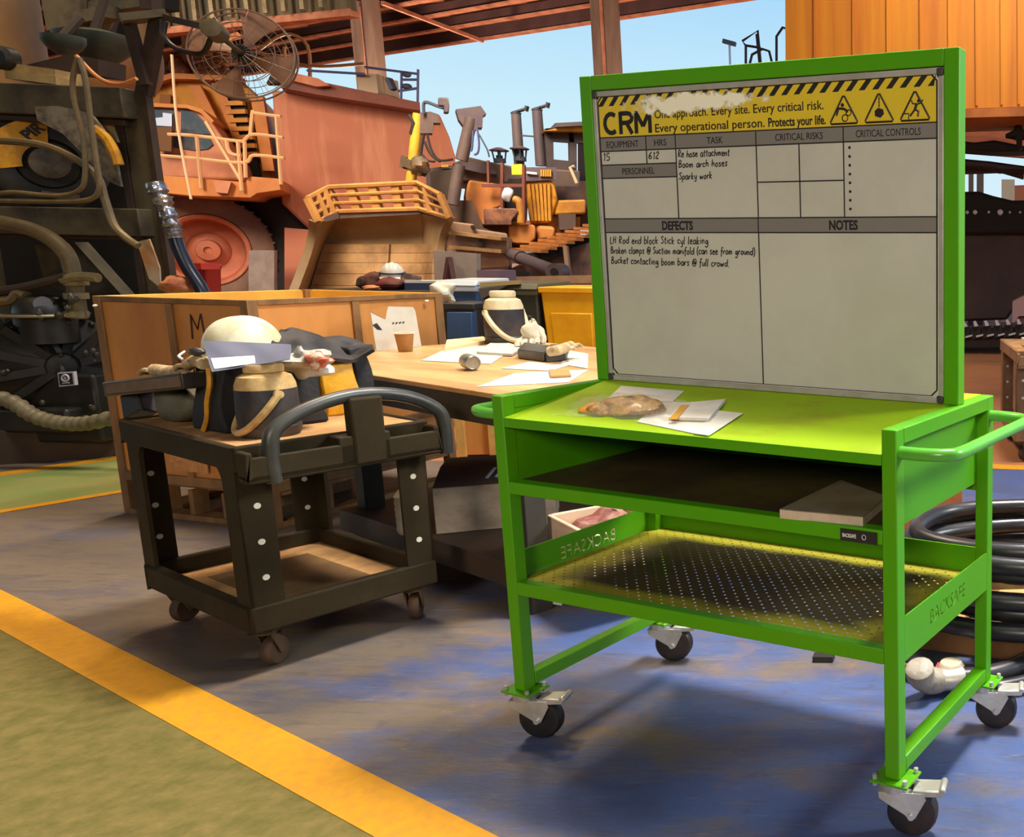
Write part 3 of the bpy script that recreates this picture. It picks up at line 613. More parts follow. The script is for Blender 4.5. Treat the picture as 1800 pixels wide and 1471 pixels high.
# ------------------------------------------------------------------ things lying on the trolley
TM = Matrix.Translation((TX, TY, 0)) @ Rz(YAW); TI = TM.inverted()
def desk(u, v, lift=.001):
    o = TI @ CAMP; e2 = (TI @ (CAMP + ray(u, v))) - o
    k = (ZF + lift - o.z + KS * o.y) / (e2.z - KS * e2.y)
    return TM @ (o + e2 * k)
DN = (TM.to_3x3() @ Vector((0, -KS, 1))).normalized()
M_pap = mat('white paper', (236, 232, 220), .75, spec=.2, dirt=(214, 208, 192), amt=.5, scale=12); M_papt = mat('greyed paper', (204, 200, 188), .75, spec=.2, dirt=(182, 176, 160), amt=.5, scale=12)
def sheet_on(name, label, cat, px, th, fn, m=M_pap, group=None, nrm=Vector((0, 0, 1))):
    pts = [fn(u, v) for u, v in px]; c = sum(pts, Vector()) / len(pts)
    o = MB().slab([p - c for p in pts], nrm * th).build(name, m, smooth=False); o.location = c
    return tag(o, label, cat, group)
sheet_on('paper_sheet', 'white folded paper lying by the foot of the whiteboard', 'paper', ((1092, 679), (1203, 688), (1180, 709), (1070, 700)), .002, lambda u, v: desk(u, v, .001), nrm=DN)
sheet_on('document_sheet', 'white document half under the notepad on the green desk', 'paper', ((1120, 742), (1166, 706), (1268, 712), (1228, 764)), .002, lambda u, v: desk(u, v, .001), nrm=DN)
sheet_on('paper_sheet', 'white paper sticking out furthest right from under the notepad', 'paper', ((1218, 762), (1262, 722), (1306, 727), (1246, 766)), .0015, lambda u, v: desk(u, v, .0035), nrm=DN)
npd = sheet_on('notepad', 'thin white notepad with an orange edge on top of the papers', 'notepad', ((1176, 738), (1198, 713), (1276, 706), (1247, 740)), .008, lambda u, v: desk(u, v, .0055), nrm=DN)
o = MB().slab([desk(u, v, .0145) - npd.location for u, v in ((1176, 737), (1190, 737), (1211, 712), (1198, 712))], DN * .001).build('orange_strip', mat('orange strip', (222, 160, 40), .5), npd, smooth=False)
o = sheet_on('book', 'thick pale catalogue lying at the right end of the dark middle shelf', 'book', ((1371, 911), (1517, 925), (1560, 888), (1478, 858)), .021, lambda u, v: on(u, v, .7625), mat('book pages', (206, 186, 162), .7, dirt=(170, 150, 126), amt=.5, scale=20))
o2 = MB().slab([on(u, v, .7625) - o.location + Vector((0, 0, .0212)) for u, v in ((1371, 911), (1517, 925), (1560, 888), (1478, 858))], (0, 0, .002)).build('cover', mat('book cover', (140, 126, 104), .5, dirt=(110, 92, 70), amt=.6, scale=8), o, smooth=False)
# clear bag with tan parts
c = desk(1082, 735, .0)
bg_ = thing('plastic_bag', 'clear plastic bag of tan parts lying at the left front of the green desk', 'bag', c, YAW)
bm_ = MB(); Ms = Rx(math.atan(KS))
bm_.blob((.0, .065, .012), (.105, .055, .026), .18, 5, 28, 12, -.45, Ms); bm_.blob((-.075, .04, .008), (.05, .04, .018), .2, 9, 20, 10, -.4, Ms); bm_.build('tan_contents', mat('tan lumpy contents', (196, 148, 66), .45, dirt=(126, 84, 36), amt=.9, scale=40, bump=.5, bscale=90), bg_)
bm_ = MB(); bm_.blob((-.115, .045, .006), (.035, .035, .014), .2, 3, 18, 10, -.4, Ms); bm_.build('orange_contents', mat('orange contents', (222, 154, 38), .5), bg_)
def film(i, j):
    x = (i - .5) * .40; y = j * .17 - .02; r = sqrt((x / .15) ** 2 + ((y - .065) / .07) ** 2)
    z = .003 + .040 * max(0, 1 - r * r * .55) + .004 * sin(x * 90 + y * 40) * sin(y * 120); return Ms @ Vector((x + .03 * sin(j * 9), y, max(z, .002)))
bm_ = MB(); bm_.sheet(film, 34, 18); bm_.build('clear_film', glass('clear film', (235, 228, 210), .12, .86), bg_)
# ================================================================== dark plastic utility cart
UX, UY, UA = -2.4125, 2.7979, 1.0498
UW, UD = .5848, .8585
UM = Matrix.Translation((UX, UY, 0)) @ Rz(UA); UI = UM.inverted()
M_cart = mat('dusty dark olive plastic', (44, 34, 15), .75, spec=.2, dirt=(58, 46, 26), amt=.7, scale=5, lo=.45, hi=.7, bump=.05, bscale=80)
M_tan = mat('tan dust on cart deck', (190, 140, 84), .8, dirt=(140, 100, 58), amt=.8, scale=6)
M_blk = mat('black grip plastic', (44, 44, 42), .38, dirt=(76, 72, 62), amt=.5, scale=7)
M_brown = mat('brown dust in the tray', (122, 88, 48), .8, dirt=(92, 66, 38), amt=.8, scale=4)
M_cap = mat('pale screw cap', (222, 216, 196), .5)
def build_cart(label, loc, rz):
    ct = thing('utility_cart', label, 'cart', loc, rz)
    def tray(name, x0, y0, x1, y1, z0, z1, zf, wall, floor_m):
        bb = MB(); bb.box(x0, y0, z0, x1, y0 + wall, z1); bb.box(x0, y1 - wall, z0, x1, y1, z1); bb.box(x0, y0 + wall, z0, x0 + wall, y1 - wall, z1); bb.box(x1 - wall, y0 + wall, z0, x1, y1 - wall, z1); bb.box(x0 + wall, y0 + wall, z0 + .01, x1 - wall, y1 - wall, zf - .004)
        o = bb.build(name, M_cart, ct, bevel=.008)
        MB().box(x0 + wall * .9, y0 + wall * .9, zf - .006, x1 - wall * .9, y1 - wall * .9, zf).build('dusty_deck', floor_m, o)
        return o
    lo = tray('lower_tray', 0, 0, UW, UD, .146, .238, .176, .03, M_tan)
    MB().box(.13, .16, .176, UW - .13, UD - .16, .1775).build('worn_patch', M_brown, lo)
    tray('upper_tray', 0, -.03, UW, .895, .69, .776, .768, .018, M_tan)
    # handle-end tool ledge
    bb = MB(); bb.box(0, -.10, .675, UW, -.085, .745); bb.box(0, -.10, .66, UW, -.03, .69); bb.box(0, -.10, .675, .02, -.03, .762); bb.box(UW - .02, -.10, .675, UW, -.03, .762); bb.box(.26, -.10, .675, .42, -.03, .77)
    bb.build('tool_ledge', M_cart, ct, bevel=.006)
    P = smoothpath([(.075, -.085, .655), (.073, -.085, .74), (.085, -.085, .815), (.15, -.08, .86), (.25, -.075, .892), (.345, -.07, .902), (.44, -.075, .893), (.53, -.08, .862), (.598, -.085, .81), (.612, -.085, .74), (.610, -.085, .655)], 4)
    hd = MB(); hd.tube(P, .023, 12); hd.build('push_handle', M_blk, ct)
    MB().box(.30, -.105, .665, .405, -.055, .897).build('handle_support', M_cart, ct, bevel=.010)
    for (x, y, sx_, sy_) in ((.0, .0, 1, 1), (UW, .0, -1, 1), (UW, UD, -1, -1), (.0, UD, 1, -1)):
        bb = MB(); wd, th = .095, .013; q = .004
        X = x + sx_ * q; Y = y + sy_ * q
        b0, b1 = .20, .70
        def plate(ax):
            if ax: pts = [(X, Y), (X + sx_ * wd, Y), (X + sx_ * wd, Y + sy_ * th), (X, Y + sy_ * th)]
            else: pts = [(X, Y), (X + sx_ * th, Y), (X + sx_ * th, Y + sy_ * wd), (X, Y + sy_ * wd)]
            bb.prism(pts, b0, b1)
        plate(1); plate(0)
        for k in range(5):
            a0, a1 = k * pi / 10, (k + 1) * pi / 10; f = lambda a: (Y + sy_ * (wd + .06 * (1 - cos(a))), .70 - .06 * (1 - sin(a)))
            (y0_, z0_), (y1_, z1_) = f(a0), f(a1)
            bb.hexa([(X, y0_, z0_), (X + sx_ * th, y0_, z0_), (X + sx_ * th, y1_, z1_), (X, y1_, z1_), (X, y0_, .70), (X + sx_ * th, y0_, .70), (X + sx_ * th, y1_, .701), (X, y1_, .701)])
        lg = bb.build('leg', M_cart, ct, bevel=.005)
        for z_ in (.33, .45, .57):
            cp = MB()
            for dirx in (1,):
                p = Vector((X + sx_ * wd * .52, Y + sy_ * th / 2, z_)); cp.cyl(p - Vector((0, th / 2 + .0025, 0)), p + Vector((0, th / 2 + .0025, 0)), .010, None, 12)
            cp.build('screw_cap', M_cap, lg)
    for (x, y, a) in ((.06, .07, .6), (UW - .06, .07, .9), (UW - .06, UD - .07, .5), (.06, UD - .07, .4)):
        M = T(x, y, 0) @ Rz(a); bb = MB()
        bb.cyl((x, y, .12), (x, y, .15), .03, None, 14)
        for s_ in (-1, 1): bb.prism([(-.025, .135), (.03, .135), (.04, .045), (.022, .04)], s_ * .024 - .002, s_ * .024 + .002, M @ Rx(pi / 2))
        bb.box(-.025, -.026, .128, .03, .026, .135, M)
        f = bb.build('caster', mat('brown dusty caster', (78, 60, 42), .6, dirt=(104, 76, 48), amt=.7, scale=20), ct, bevel=.002)
        MB().lathe([(.012, -.016), (.045, -.017), (.0505, -.010), (.0515, 0), (.0505, .010), (.045, .017), (.012, .016)], 24, M @ T(.026, 0, .0515) @ Rx(pi / 2)).build('wheel', mat('brown rubber wheel', (84, 58, 36), .7, dirt=(50, 38, 28), amt=.7, scale=18), f)
    return ct
cart = build_cart('dark olive plastic two-shelf cart with curved black handle, loaded with bags', (UX, UY, 0), UA)
ZD = .768
def dk(u, v, z=ZD): return on(u, v, z)
# jugs
M_navy = mat('dark navy jug plastic', (42, 39, 46), .5, dirt=(76, 64, 52), amt=.7, scale=9)
M_cream = mat('dusty cream jug plastic', (204, 168, 108), .6, dirt=(150, 108, 56), amt=.8, scale=11)
def jug(label, loc, R_, H_, rz, hdir, cm):
    t = thing('water_jug', label, 'jug', loc, rz, 'insulated water jugs')
    MB().lathe([(R_ * .93, 0), (R_ * 1.0, .015), (R_ * 1.03, H_ * .14), (R_ * .99, H_ * .16), (R_ * 1.02, H_ * .3), (R_ * .99, H_ * .66)], 36).build('body', M_navy, t)
    MB().lathe([(R_ * .985, H_ * .655), (R_ * .97, H_ * .72), (R_ * .86, H_ * .83), (R_ * .62, H_ * .875), (R_ * .55, H_ * .88)], 36).build('shoulder', cm, t)
    ld = MB().lathe([(R_ * .54, H_ * .875), (R_ * .64, H_ * .89), (R_ * .65, H_ * .97), (R_ * .60, H_), (0, H_ * 1.0)], 30).build('screw_lid', cm, t)
    hb = MB()
    s1 = [Vector((cos(hdir + q) * R_ * 1.06, sin(hdir + q) * R_ * 1.06, H_ * (.60 - .52 * sin(max(0, (pi / 2) - abs(q)) ) ))) for q in [i * pi / 20 for i in range(-10, 11)]]
    hb.tube(smoothpath(s1, 2), R_ * .14, 8)
    for sgn in (-1, 1):
        a = hdir + sgn * pi / 2; p = Vector((cos(a), sin(a), 0)); hb.cyl(p * R_ * .93 + Vector((0, 0, H_ * .60)), p * R_ * 1.14 + Vector((0, 0, H_ * .60)), R_ * .16, None, 14)
    hb.build('carry_handle', cm, t)
    return t
jl = dk(477, 764); jug('dusty navy water jug with cream lid standing on the plastic cart behind its handle', jl, .085, .242, 0, math.atan2(-jl.y, -jl.x) - 1.22, M_cream)
# big black tool bag
M_bag = mat('black bag fabric', (19, 18, 20), .75, dirt=(40, 36, 33), amt=.6, scale=8, bump=.3, bscale=60)
M_yel = mat('yellow webbing', (226, 160, 36), .6, dirt=(170, 112, 40), amt=.6, scale=14)
c = UM @ Vector((.09, .275, ZD))
bg2 = thing('tool_bag', 'black tool bag with a yellow piping stripe in the middle of the cart', 'bag', c, UA)
def soft(x0, y0, x1, y1, z0, z1, seed, amp=.012, tap=.06):
    rr = random.Random(seed); bb = MB(); n = 8
    def S(a, b_, c_):
        x = x0 + (x1 - x0) * a; y = y0 + (y1 - y0) * b_; z = z0 + (z1 - z0) * c_
        k = 1 - tap * c_; cx_, cy_ = (x0 + x1) / 2, (y0 + y1) / 2
        x = cx_ + (x - cx_) * k; y = cy_ + (y - cy_) * k
        return Vector((x + amp * sin(19 * z + 7 * y + seed), y + amp * sin(17 * x + 11 * z + 2 * seed), z + (amp * .8 * sin(23 * x + 13 * y) if c_ > .01 else 0)))
    for f in (lambda i, j: S(i, 0, j), lambda i, j: S(1, i, j), lambda i, j: S(1 - i, 1, j), lambda i, j: S(0, 1 - i, j), lambda i, j: S(i, j, 1), lambda i, j: S(i, 1 - j, 0)): bb.sheet(f, n, n)
    return bb
# bag axes: local x points along the cart's short side
soft(0, 0, .31, .23, 0, .225, 3).build('bag_body', M_bag, bg2, bevel=.012)
bb = MB(); bb.tube(smoothpath([(-.004, .05, .222), (-.012, .035, .17), (-.016, .06, .11), (-.014, .085, .05), (-.018, .115, .006)], 5), .008, 6); bb.build('piping', M_yel, bg2)
# olive rolled bag
c = dk(300, 738); t = thing('rolled_bag', 'grey olive rolled bag lying on the far left of the cart', 'bag', c, UA)
MB().blob((.04, -.02, .060), (.07, .14, .066), .07, 4, 26, 14, -.95, None, .7).build('bag_roll', mat('grey olive fabric', (104, 100, 78), .6, dirt=(70, 68, 54), amt=.7, scale=6, bump=.3, bscale=40), t)
# long flat tool case
p0, p1 = at(212, 682, 3.42), at(352, 667, 3.08)
t = thing('tool_case', 'long black flat case with a brown edge resting across the olive bag', 'case', p0)
b = MB(); b.bar(p0, p1, .10, .055); b.build('case_body', mat('black case plastic', (40, 34, 30), .45, dirt=(64, 50, 40), amt=.6, scale=8), t, True, bevel=.005)
cq = Vector((-.5, -.865, .0)) * .052; q0, q1 = p0 + cq + (p1 - p0) * .06, p1 + cq - (p1 - p0) * .01; b = MB(); b.bar(q0, q1, .006, .036); b.build('brown_side', mat('brown case side', (112, 84, 60), .6, dirt=(84, 60, 44), amt=.6, scale=12), t, True)
b = MB(); b.bar(at(241, 690, 3.38), dk(248, 731, .77), .085, .06, up=(0, 1, 0)); b.build('foot_block', MATS['black case plastic'], t, True, bevel=.006)
# leather gloves on the case
M_glv = mat('cream leather glove', (196, 172, 132), .75, dirt=(148, 112, 70), amt=.8, scale=18, bump=.3, bscale=70)
def glove(label, pts, r, cat='glove'):
    c = sum(pts, Vector()) / len(pts); t = thing('work_glove', label, cat, c, 0, 'leather work gloves')
    b = MB(); d = (pts[-1] - pts[0]); s_, u_ = frame_of(d)
    b.tube(smoothpath([p - c for p in pts], 4), [r * (1 - .25 * abs(i / (4 * (len(pts) - 1)) - .4)) for i in range(4 * (len(pts) - 1) + 1)], 10); b.build('palm', M_glv, t)
    e_ = pts[-1] - c; b = MB(); dn = d.normalized()
    for k in range(4):
        o = s_ * (k - 1.5) * r * .62; b.tube(smoothpath([e_ + o * .8 - dn * r * .5, e_ + o + dn * r * (1.0 + .3 * (k % 2)), e_ + o * 1.2 + dn * r * 2.0 - u_ * r * .5], 3), r * .34, 8)
    b.tube(smoothpath([-dn * r * .2 + s_ * r * .7, s_ * r * 1.5 + dn * r * .6, s_ * r * 1.7 + dn * r * 1.6], 3), r * .36, 8)
    b.build('fingers', M_glv, t); return t
glove('cream leather glove lying on the long black case', [at(328, 652, 3.12), at(300, 655, 3.2), at(272, 650, 3.28)], .026)
glove('tan leather glove bent upward beside the white hard hat', [at(358, 640, 3.04), at(345, 634, 3.07), at(330, 642, 3.1)], .022)
t = thing('safety_glasses', 'small dark glasses left of the white hard hat', 'glasses', at(346, 618, 3.05)); b = MB(); b.blob((0, 0, 0), (.028, .016, .014), .1, 2); b.build('dark_lens', M_blk, t)
b = MB(); b.tube(smoothpath([(-.03, -.01, .002), (-.036, -.03, -.012), (-.02, -.035, -.022)], 3), .004, 6); b.build('white_arm', mat('white plastic', (220, 218, 212), .5), t)
# hard hats
M_hat = mat('scuffed white hard hat shell', (226, 220, 190), .4, dirt=(190, 172, 122), amt=.8, scale=7)
def hard_hat(label, loc, rz, tilt, S=1.0, m=M_hat, ground=None):
    t = thing('hard_hat', label, 'hard hat', loc, rz, 'white hard hats'); t.rotation_euler = (tilt, 0, rz)
    b = MB(); a_, b_, h_ = .115 * S, .142 * S, .145 * S
    def dome(i, j):
        th = 2 * pi * i; ph = j * pi / 2; r = cos(ph) ** .85 if j < 1 else 0; x = a_ * r * cos(th); y = b_ * r * sin(th); z = h_ * sin(ph) ** .95
        rid = max(0, 1 - (x / (.018 * S)) ** 4) * .010 * S + max(0, 1 - ((abs(x) - .052 * S) / (.012 * S)) ** 4) * .007 * S
        return Vector((x, y, z + rid * sin(ph) ** .5))
    b.sheet(dome, 120, 18); b.build('shell', m, t)
    b = MB()
    def brim(i, j):
        th = 2 * pi * i; ext = .012 + .045 * max(0, -sin(th)) ** 1.5; k = 1 + j * ext / .12 * S
        return Vector((a_ * k * cos(th), b_ * k * sin(th), .004 - .012 * j * (1 + max(0, -sin(th)))))
    b.sheet(brim, 48, 3, .003); b.build('brim', m, t)
    return t
hh = hard_hat('scuffed ribbed white hard hat on top of the load on the cart', at(430, 618, 3.30), -1.05, .10, .84)
# clear zip bag with a paper label draped below the hat
M_film = glass('grey clear film', (112, 114, 132), .35, .10)
t = thing('zip_bag', 'clear zip bag with a white paper label hanging under the hard hat', 'bag', at(435, 625, 3.10))
cor = [at(357, 599, 3.13), at(510, 606, 3.13), at(512, 632, 2.99), at(374, 654, 2.955)]
def zb(i, j):
    p = (cor[0] * (1 - i) + cor[1] * i) * (1 - j) + (cor[3] * (1 - i) + cor[2] * i) * j
    return p + Vector((.2, -1, .1)) * (.006 * sin(5 * i + 3 * j) + .004 * sin(13 * i - 4 * j))
b = MB(); b.sheet(zb, 20, 10, .002); b.build('film', M_film, t, True)
b = MB(); b.sheet(lambda i, j: zb(.05 + .50 * i, .58 + .34 * j) + Vector((.08, -.36, .02)) * .022, 10, 4, .001); lb_ = b.build('paper_label', M_pap, t, True)
# crumpled clear wrap with reddish contents
c = at(534, 638, 3.18); t = thing('crumpled_wrap', 'crumpled clear wrap with red printing between hard hat and yellow pouch', 'wrapper', c)
MB().blob((0, 0, 0), (.10, .05, .045), .35, 12, 30, 16).build('film', mat('cloudy clear film', (206, 200, 188), .3, dirt=(188, 172, 150), amt=.7, scale=20, bump=.6, bscale=30), t)
MB().blob((.075, -.035, .012), (.04, .03, .03), .3, 21, 20, 12).build('red_print', mat('red printed wrapper', (206, 176, 150), .35, dirt=(186, 70, 40), amt=.9, scale=25, lo=.5, hi=.56), t)
# yellow pouch
c = dk(588, 728); t = thing('yellow_pouch', 'yellow vinyl pouch standing behind the cart handle', 'pouch', c, UA)
soft(-.055, -.05, .075, .05, 0, .20, 8, .008, .10).build('pouch_body', mat('yellow vinyl', (228, 166, 28), .4, dirt=(196, 126, 24), amt=.7, scale=10, bump=.3, bscale=22), t, bevel=.008)
c = dk(645, 722); t = thing('black_pouch', 'black pouch standing between yellow pouch and the wooden table', 'pouch', c, UA)
soft(-.03, .03, .05, .13, 0, .24, 5, .01, .3).build('pouch_body', M_bag, t, bevel=.008)
# dark jacket thrown over the back
t = thing('dark_jacket', 'black and grey jacket thrown over the bags at the back right of the cart', 'jacket', at(580, 605, 3.15))
KP = [[(480, 612), (478, 586), (500, 580), (512, 578)], [(520, 622), (518, 596), (530, 582), (540, 580)], [(560, 624), (555, 600), (560, 586), (566, 590)], [(585, 632), (580, 612), (590, 598), (598, 592)], [(620, 630), (612, 620), (622, 608), (632, 600)], [(655, 612), (655, 609), (652, 606), (650, 604)]]
def jk(i, j):
    a = i * 5; k = min(int(a), 4); f = a - k; bq = j * 3; l = min(int(bq), 2); g_ = bq - l
    P = lambda A, B: Vector((KP[A][B][0], KP[A][B][1], 3.24 + .09 * B + .05 * A))
    p = (P(k, l) * (1 - f) + P(k + 1, l) * f) * (1 - g_) + (P(k, l + 1) * (1 - f) + P(k + 1, l + 1) * f) * g_
    return at(p.x, p.y + 3 * sin(9 * i + 5 * j), p.z + .012 * sin(17 * i) + .01 * sin(14 * j))
b = MB(); b.sheet(jk, 34, 18, .012); b.build('cloth', mat('dark jacket fabric', (30, 27, 29), .75, dirt=(64, 56, 55), amt=.6, scale=7, bump=.3, bscale=40), t, True)
# white funnel tip and paper flake by the jug
c = dk(412, 756); t = thing('white_funnel', 'small white funnel standing left of the jug on the cart', 'funnel', c); MB().lathe([(.022, 0), (.018, .012), (.006, .045), (.003, .07), (0, .072)], 16).build('cone', mat('white plastic', (220, 218, 212), .5), t)
M_tbk = mat('dark bench steel', (48, 42, 38), .6)
# ================================================================== plywood crate
KA = Vector((-3.626, 4.4055, 0)); ka = Vector((.2583, .966, 0)); kb = Vector((-.966, .2583, 0)); KW, KD, KH = 1.117, 1.043, 1.145
KM = Matrix(((ka.x, kb.x, 0, KA.x), (ka.y, kb.y, 0, KA.y), (0, 0, 1, 0), (0, 0, 0, 1)))
M_ply = mat('orange brown plywood', (216, 148, 74), .6, dirt=(176, 110, 50), amt=.8, scale=2.2, stretch=(1, 1, .35), lo=.38, hi=.7)
M_ply2 = mat('yellow plywood inside', (226, 178, 74), .6, dirt=(196, 146, 56), amt=.6, scale=3)
M_frm = mat('dirty brown crate frame', (150, 108, 60), .65, dirt=(98, 70, 40), amt=.8, scale=5, stretch=(1, 1, .4))
KR = math.atan2(ka.y, ka.x)
kr = thing('plywood_crate', 'large open plywood crate with brown frame standing behind the plastic cart', 'crate', KA, KR)
def lk(p): return p   # crate space: x along the table side, y along the left side
def cb(name, boxes, m, bevel=.003):
    bb = MB()
    for q in boxes: bb.box(*q)
    return bb.build(name, m, kr, bevel=bevel)
PW = .012
cb('front_panel', [(.03, .012, .2, KW - .03, .012 + PW, KH - .005)], M_ply, 0); cb('left_panel', [(.012, .03, .2, .012 + PW, KD - .03, KH - .005)], M_ply, 0)
cb('back_panel', [(.03, KD - .012 - PW, .2, KW - .03, KD - .012, KH - .005)], M_ply2, 0); cb('right_panel', [(KW - .012 - PW, .03, .2, KW - .012, KD - .03, KH - .005)], M_ply2, 0)
for x in (0, KW - .05):
    for y in (0, KD - .05): cb('corner_post', [(x, y, .0, x + .05, y + .05, KH)], M_frm)
cb('rib', [(KW * .5 - .02, -.004, .2, KW * .5 + .02, .012, KH - .03)], M_frm); cb('rib', [(-.004, KD * .5 - .02, .2, .012, KD * .5 + .02, KH - .03)], M_frm)
cb('top_rail', [(.05, 0, KH - .028, KW - .05, .012, KH)], M_frm); cb('top_rail', [(0, .05, KH - .028, .012, KD - .05, KH)], M_frm)
cb('top_rail', [(.05, KD - .012, KH - .028, KW - .05, KD, KH)], M_ply2); cb('top_rail', [(KW - .012, .05, KH - .028, KW, KD - .05, KH)], M_ply2)
cb('bottom_rail', [(.05, -.002, .185, KW - .05, .03, .235)], M_frm); cb('bottom_rail', [(-.002, .05, .185, .03, KD - .05, .235)], M_frm)
cb('middle_rail', [(.05, -.003, .42, KW - .05, .012, .455)], M_frm); cb('middle_rail', [(-.003, .05, .42, .012, KD - .05, .455)], M_frm)
cb('pallet_base', [(.05, .012, .16, KW - .012, KD - .012, .2), (.02, .0, .0, KW - .02, .09, .03), (.0, .02, .0, .09, KD - .02, .03), (.02, KD - .09, 0, KW - .02, KD, .03), (.3, .012, .03, .33, .09, .16), (.54, .012, .03, .57, .09, .16), (.80, .012, .03, .83, .09, .16), (.012, .32, .03, .09, .35, .16), (.012, .55, .03, .09, .58, .16), (.012, .75, .03, .09, .78, .16), (.35, .4, .0, .75, .7, .16)], M_frm, .002)
cb('inner_board', [(.03, .03, 1.0, KW - .03, KD - .03, 1.015)], M_ply2, 0)
pl_ = MB().prism([(-.13, 0), (.10, 0), (.13, .03), (.13, .06), (.10, .09), (-.13, .09)], -.008, -.003, Matrix(((0, 0, 1, 0), (1, 0, 0, .52), (0, 1, 0, .265), (0, 0, 0, 1)))).build('label_plate', mat('pale wood plate', (214, 150, 84), .6, dirt=(180, 118, 60), amt=.7, scale=20), kr)
bolt = MB()
for p in ((-.008, KD - .03, 1.095), (KW - .12, -.008, 1.10)): bolt.blob(p, (.012, .012, .008), 0, 1, 10, 6)
bolt.build('bolt_head', M_cap, kr)
bb = MB()
for pts in ([(0, 0), (.01, .12), (.05, .05), (.085, .125), (.095, .0)],): bb.tube([(-.003 + .015, .40 - x * .9, .945 + z) for x, z in pts], .006, 6)
o = bb.build('lettering', mat('dark brown paint', (62, 40, 28), .7), kr); o['label'] = 'dark painted letter N on the left side'
# heap inside the crate
YH = 8.0; HZ = 1.06
bn = at(700, 540, YH); bench = thing('steel_bench', 'low dark steel bench carrying the helmet and rags behind the plywood crate', 'bench', (bn.x, bn.y, 0))
b = MB(); b.box(-.62, -.25, HZ - .05, .55, .45, HZ); b.build('bench_top', M_tbk, bench, bevel=.004)
for x_ in (-.6, .47):
    for y_ in (-.23, .37): MB().box(x_, y_, 0, x_ + .06, y_ + .06, HZ - .05).build('leg', M_tbk, bench)
M_red = mat('dark red rag', (128, 44, 36), .7, dirt=(64, 30, 28), amt=.8, scale=8, bump=.3, bscale=30); M_dkc = mat('dark brown clutter', (62, 46, 42), .6, dirt=(110, 84, 70), amt=.6, scale=18)
def lump(name, label, cat, c, r, m, seed, grp=None, nz=.2):
    t = thing(name, label, cat, c, 0, grp); MB().blob((0, 0, 0), r, nz, seed, 22, 12).build('cloth' if 'rag' in name or 'cloth' in name else 'body', m, t); return t
def hz_at(u, dy, h): p = at(u, 500, YH + dy); return Vector((p.x, p.y, HZ + h))
lump('red_rag', 'dark red rag right below the white hard hat on the heap behind the crate', 'rag', hz_at(684, -.12, .05), (.11, .07, .055), M_red, 4)
lump('brown_rag', 'brown rag left of the white hard hat on the heap behind the crate', 'rag', hz_at(660, .02, .06), (.10, .08, .085), mat('brown rag', (112, 62, 46), .7, dirt=(70, 40, 34), amt=.8, scale=9, bump=.3, bscale=30), 6)
lump('tool_roll', 'dark tool roll at the left end of the heap behind the crate', 'tool roll', hz_at(643, .0, .055), (.08, .05, .06), M_dkc, 8)
lump('dark_cloth', 'dark cloth right of the white hard hat on the heap behind the crate', 'cloth', hz_at(716, .05, .06), (.12, .08, .075), M_dkc, 11)
lump('orange_cloth', 'small orange cloth at the front of the heap behind the crate', 'cloth', hz_at(653, -.18, .02), (.08, .04, .022), mat('orange cloth', (226, 138, 88), .7), 5)
lump('dark_cushion', 'dark cushion under the white hard hat on the heap behind the crate', 'cushion', hz_at(690, .06, .06), (.13, .09, .065), M_dkc, 17)
hb_ = hard_hat('white hard hat with a black band on the heap behind the crate', hz_at(692, .05, .115), .5, .1, .78, mat('clean white hard hat shell', (232, 230, 220), .35))
b = MB(); b.tube([(.0915 * cos(k * pi / 20), .1125 * sin(k * pi / 20), .030) for k in range(40)], .007, 6, closed=True); b.build('black_band', M_blk, hb_)
p = hz_at(744, .05, .03); t = thing('blue_folder', 'dark blue folder lying at the right end of the heap behind the crate', 'folder', p); MB().box(-.12, -.09, -.03, .13, .12, .03, Rz(.3)).build('cover', mat('dark blue cover', (44, 56, 92), .5), t); MB().box(-.115, -.085, .03, .12, .11, .05, Rz(.3)).build('pages', M_pap, t)
# ================================================================== table with timber top
TBP = Vector((-2.73, 3.86, 0)); t1 = Vector((.8505, -.526, 0)); t2 = Vector((.526, .8505, 0)); TR = math.atan2(t1.y, t1.x)
def tp(a, b_, z=0): return TBP + t1 * a + t2 * b_ + Vector((0, 0, z))
TZ = .87
M_top = mat('worn timber table top', (206, 168, 110), .38, dirt=(156, 112, 70), amt=.9, scale=3.0, stretch=(.5, 2.2, 1), lo=.38, hi=.7)
M_tdk = mat('dark green black table steel', (44, 42, 36), .6, dirt=(66, 56, 42), amt=.6, scale=5)
tb = thing('work_table', 'sturdy table with pale timber top and dark skirt behind the green trolley', 'table', TBP, TR)
MB().box(-1.035, 0, TZ - .02, 1.06, 1.28, TZ).build('table_top', M_top, tb, bevel=.003)
bb = MB(); bb.box(-1.03, .006, TZ - .125, 1.055, .03, TZ - .02); bb.box(1.03, .03, TZ - .125, 1.055, 1.25, TZ - .02); bb.box(-1.03, 1.25, TZ - .125, 1.055, 1.275, TZ - .02); bb.build('skirt', M_tdk, tb)
for a, b_ in ((-.40, .10), (.97, .06), (-.40, 1.15), (.97, 1.15)): MB().box(a, b_, 0, a + .085, b_ + .085, TZ - .02).build('leg', M_tdk, tb, bevel=.003)
MB().box(-.42, .03, .10, 1.055, 1.25, .20).build('lower_shelf', mat('dark brown lower shelf', (56, 44, 34), .6, dirt=(84, 60, 42), amt=.6, scale=3), tb, bevel=.004)
TS = .8715
def tt(u, v, z=TS): return on(u, v, z)
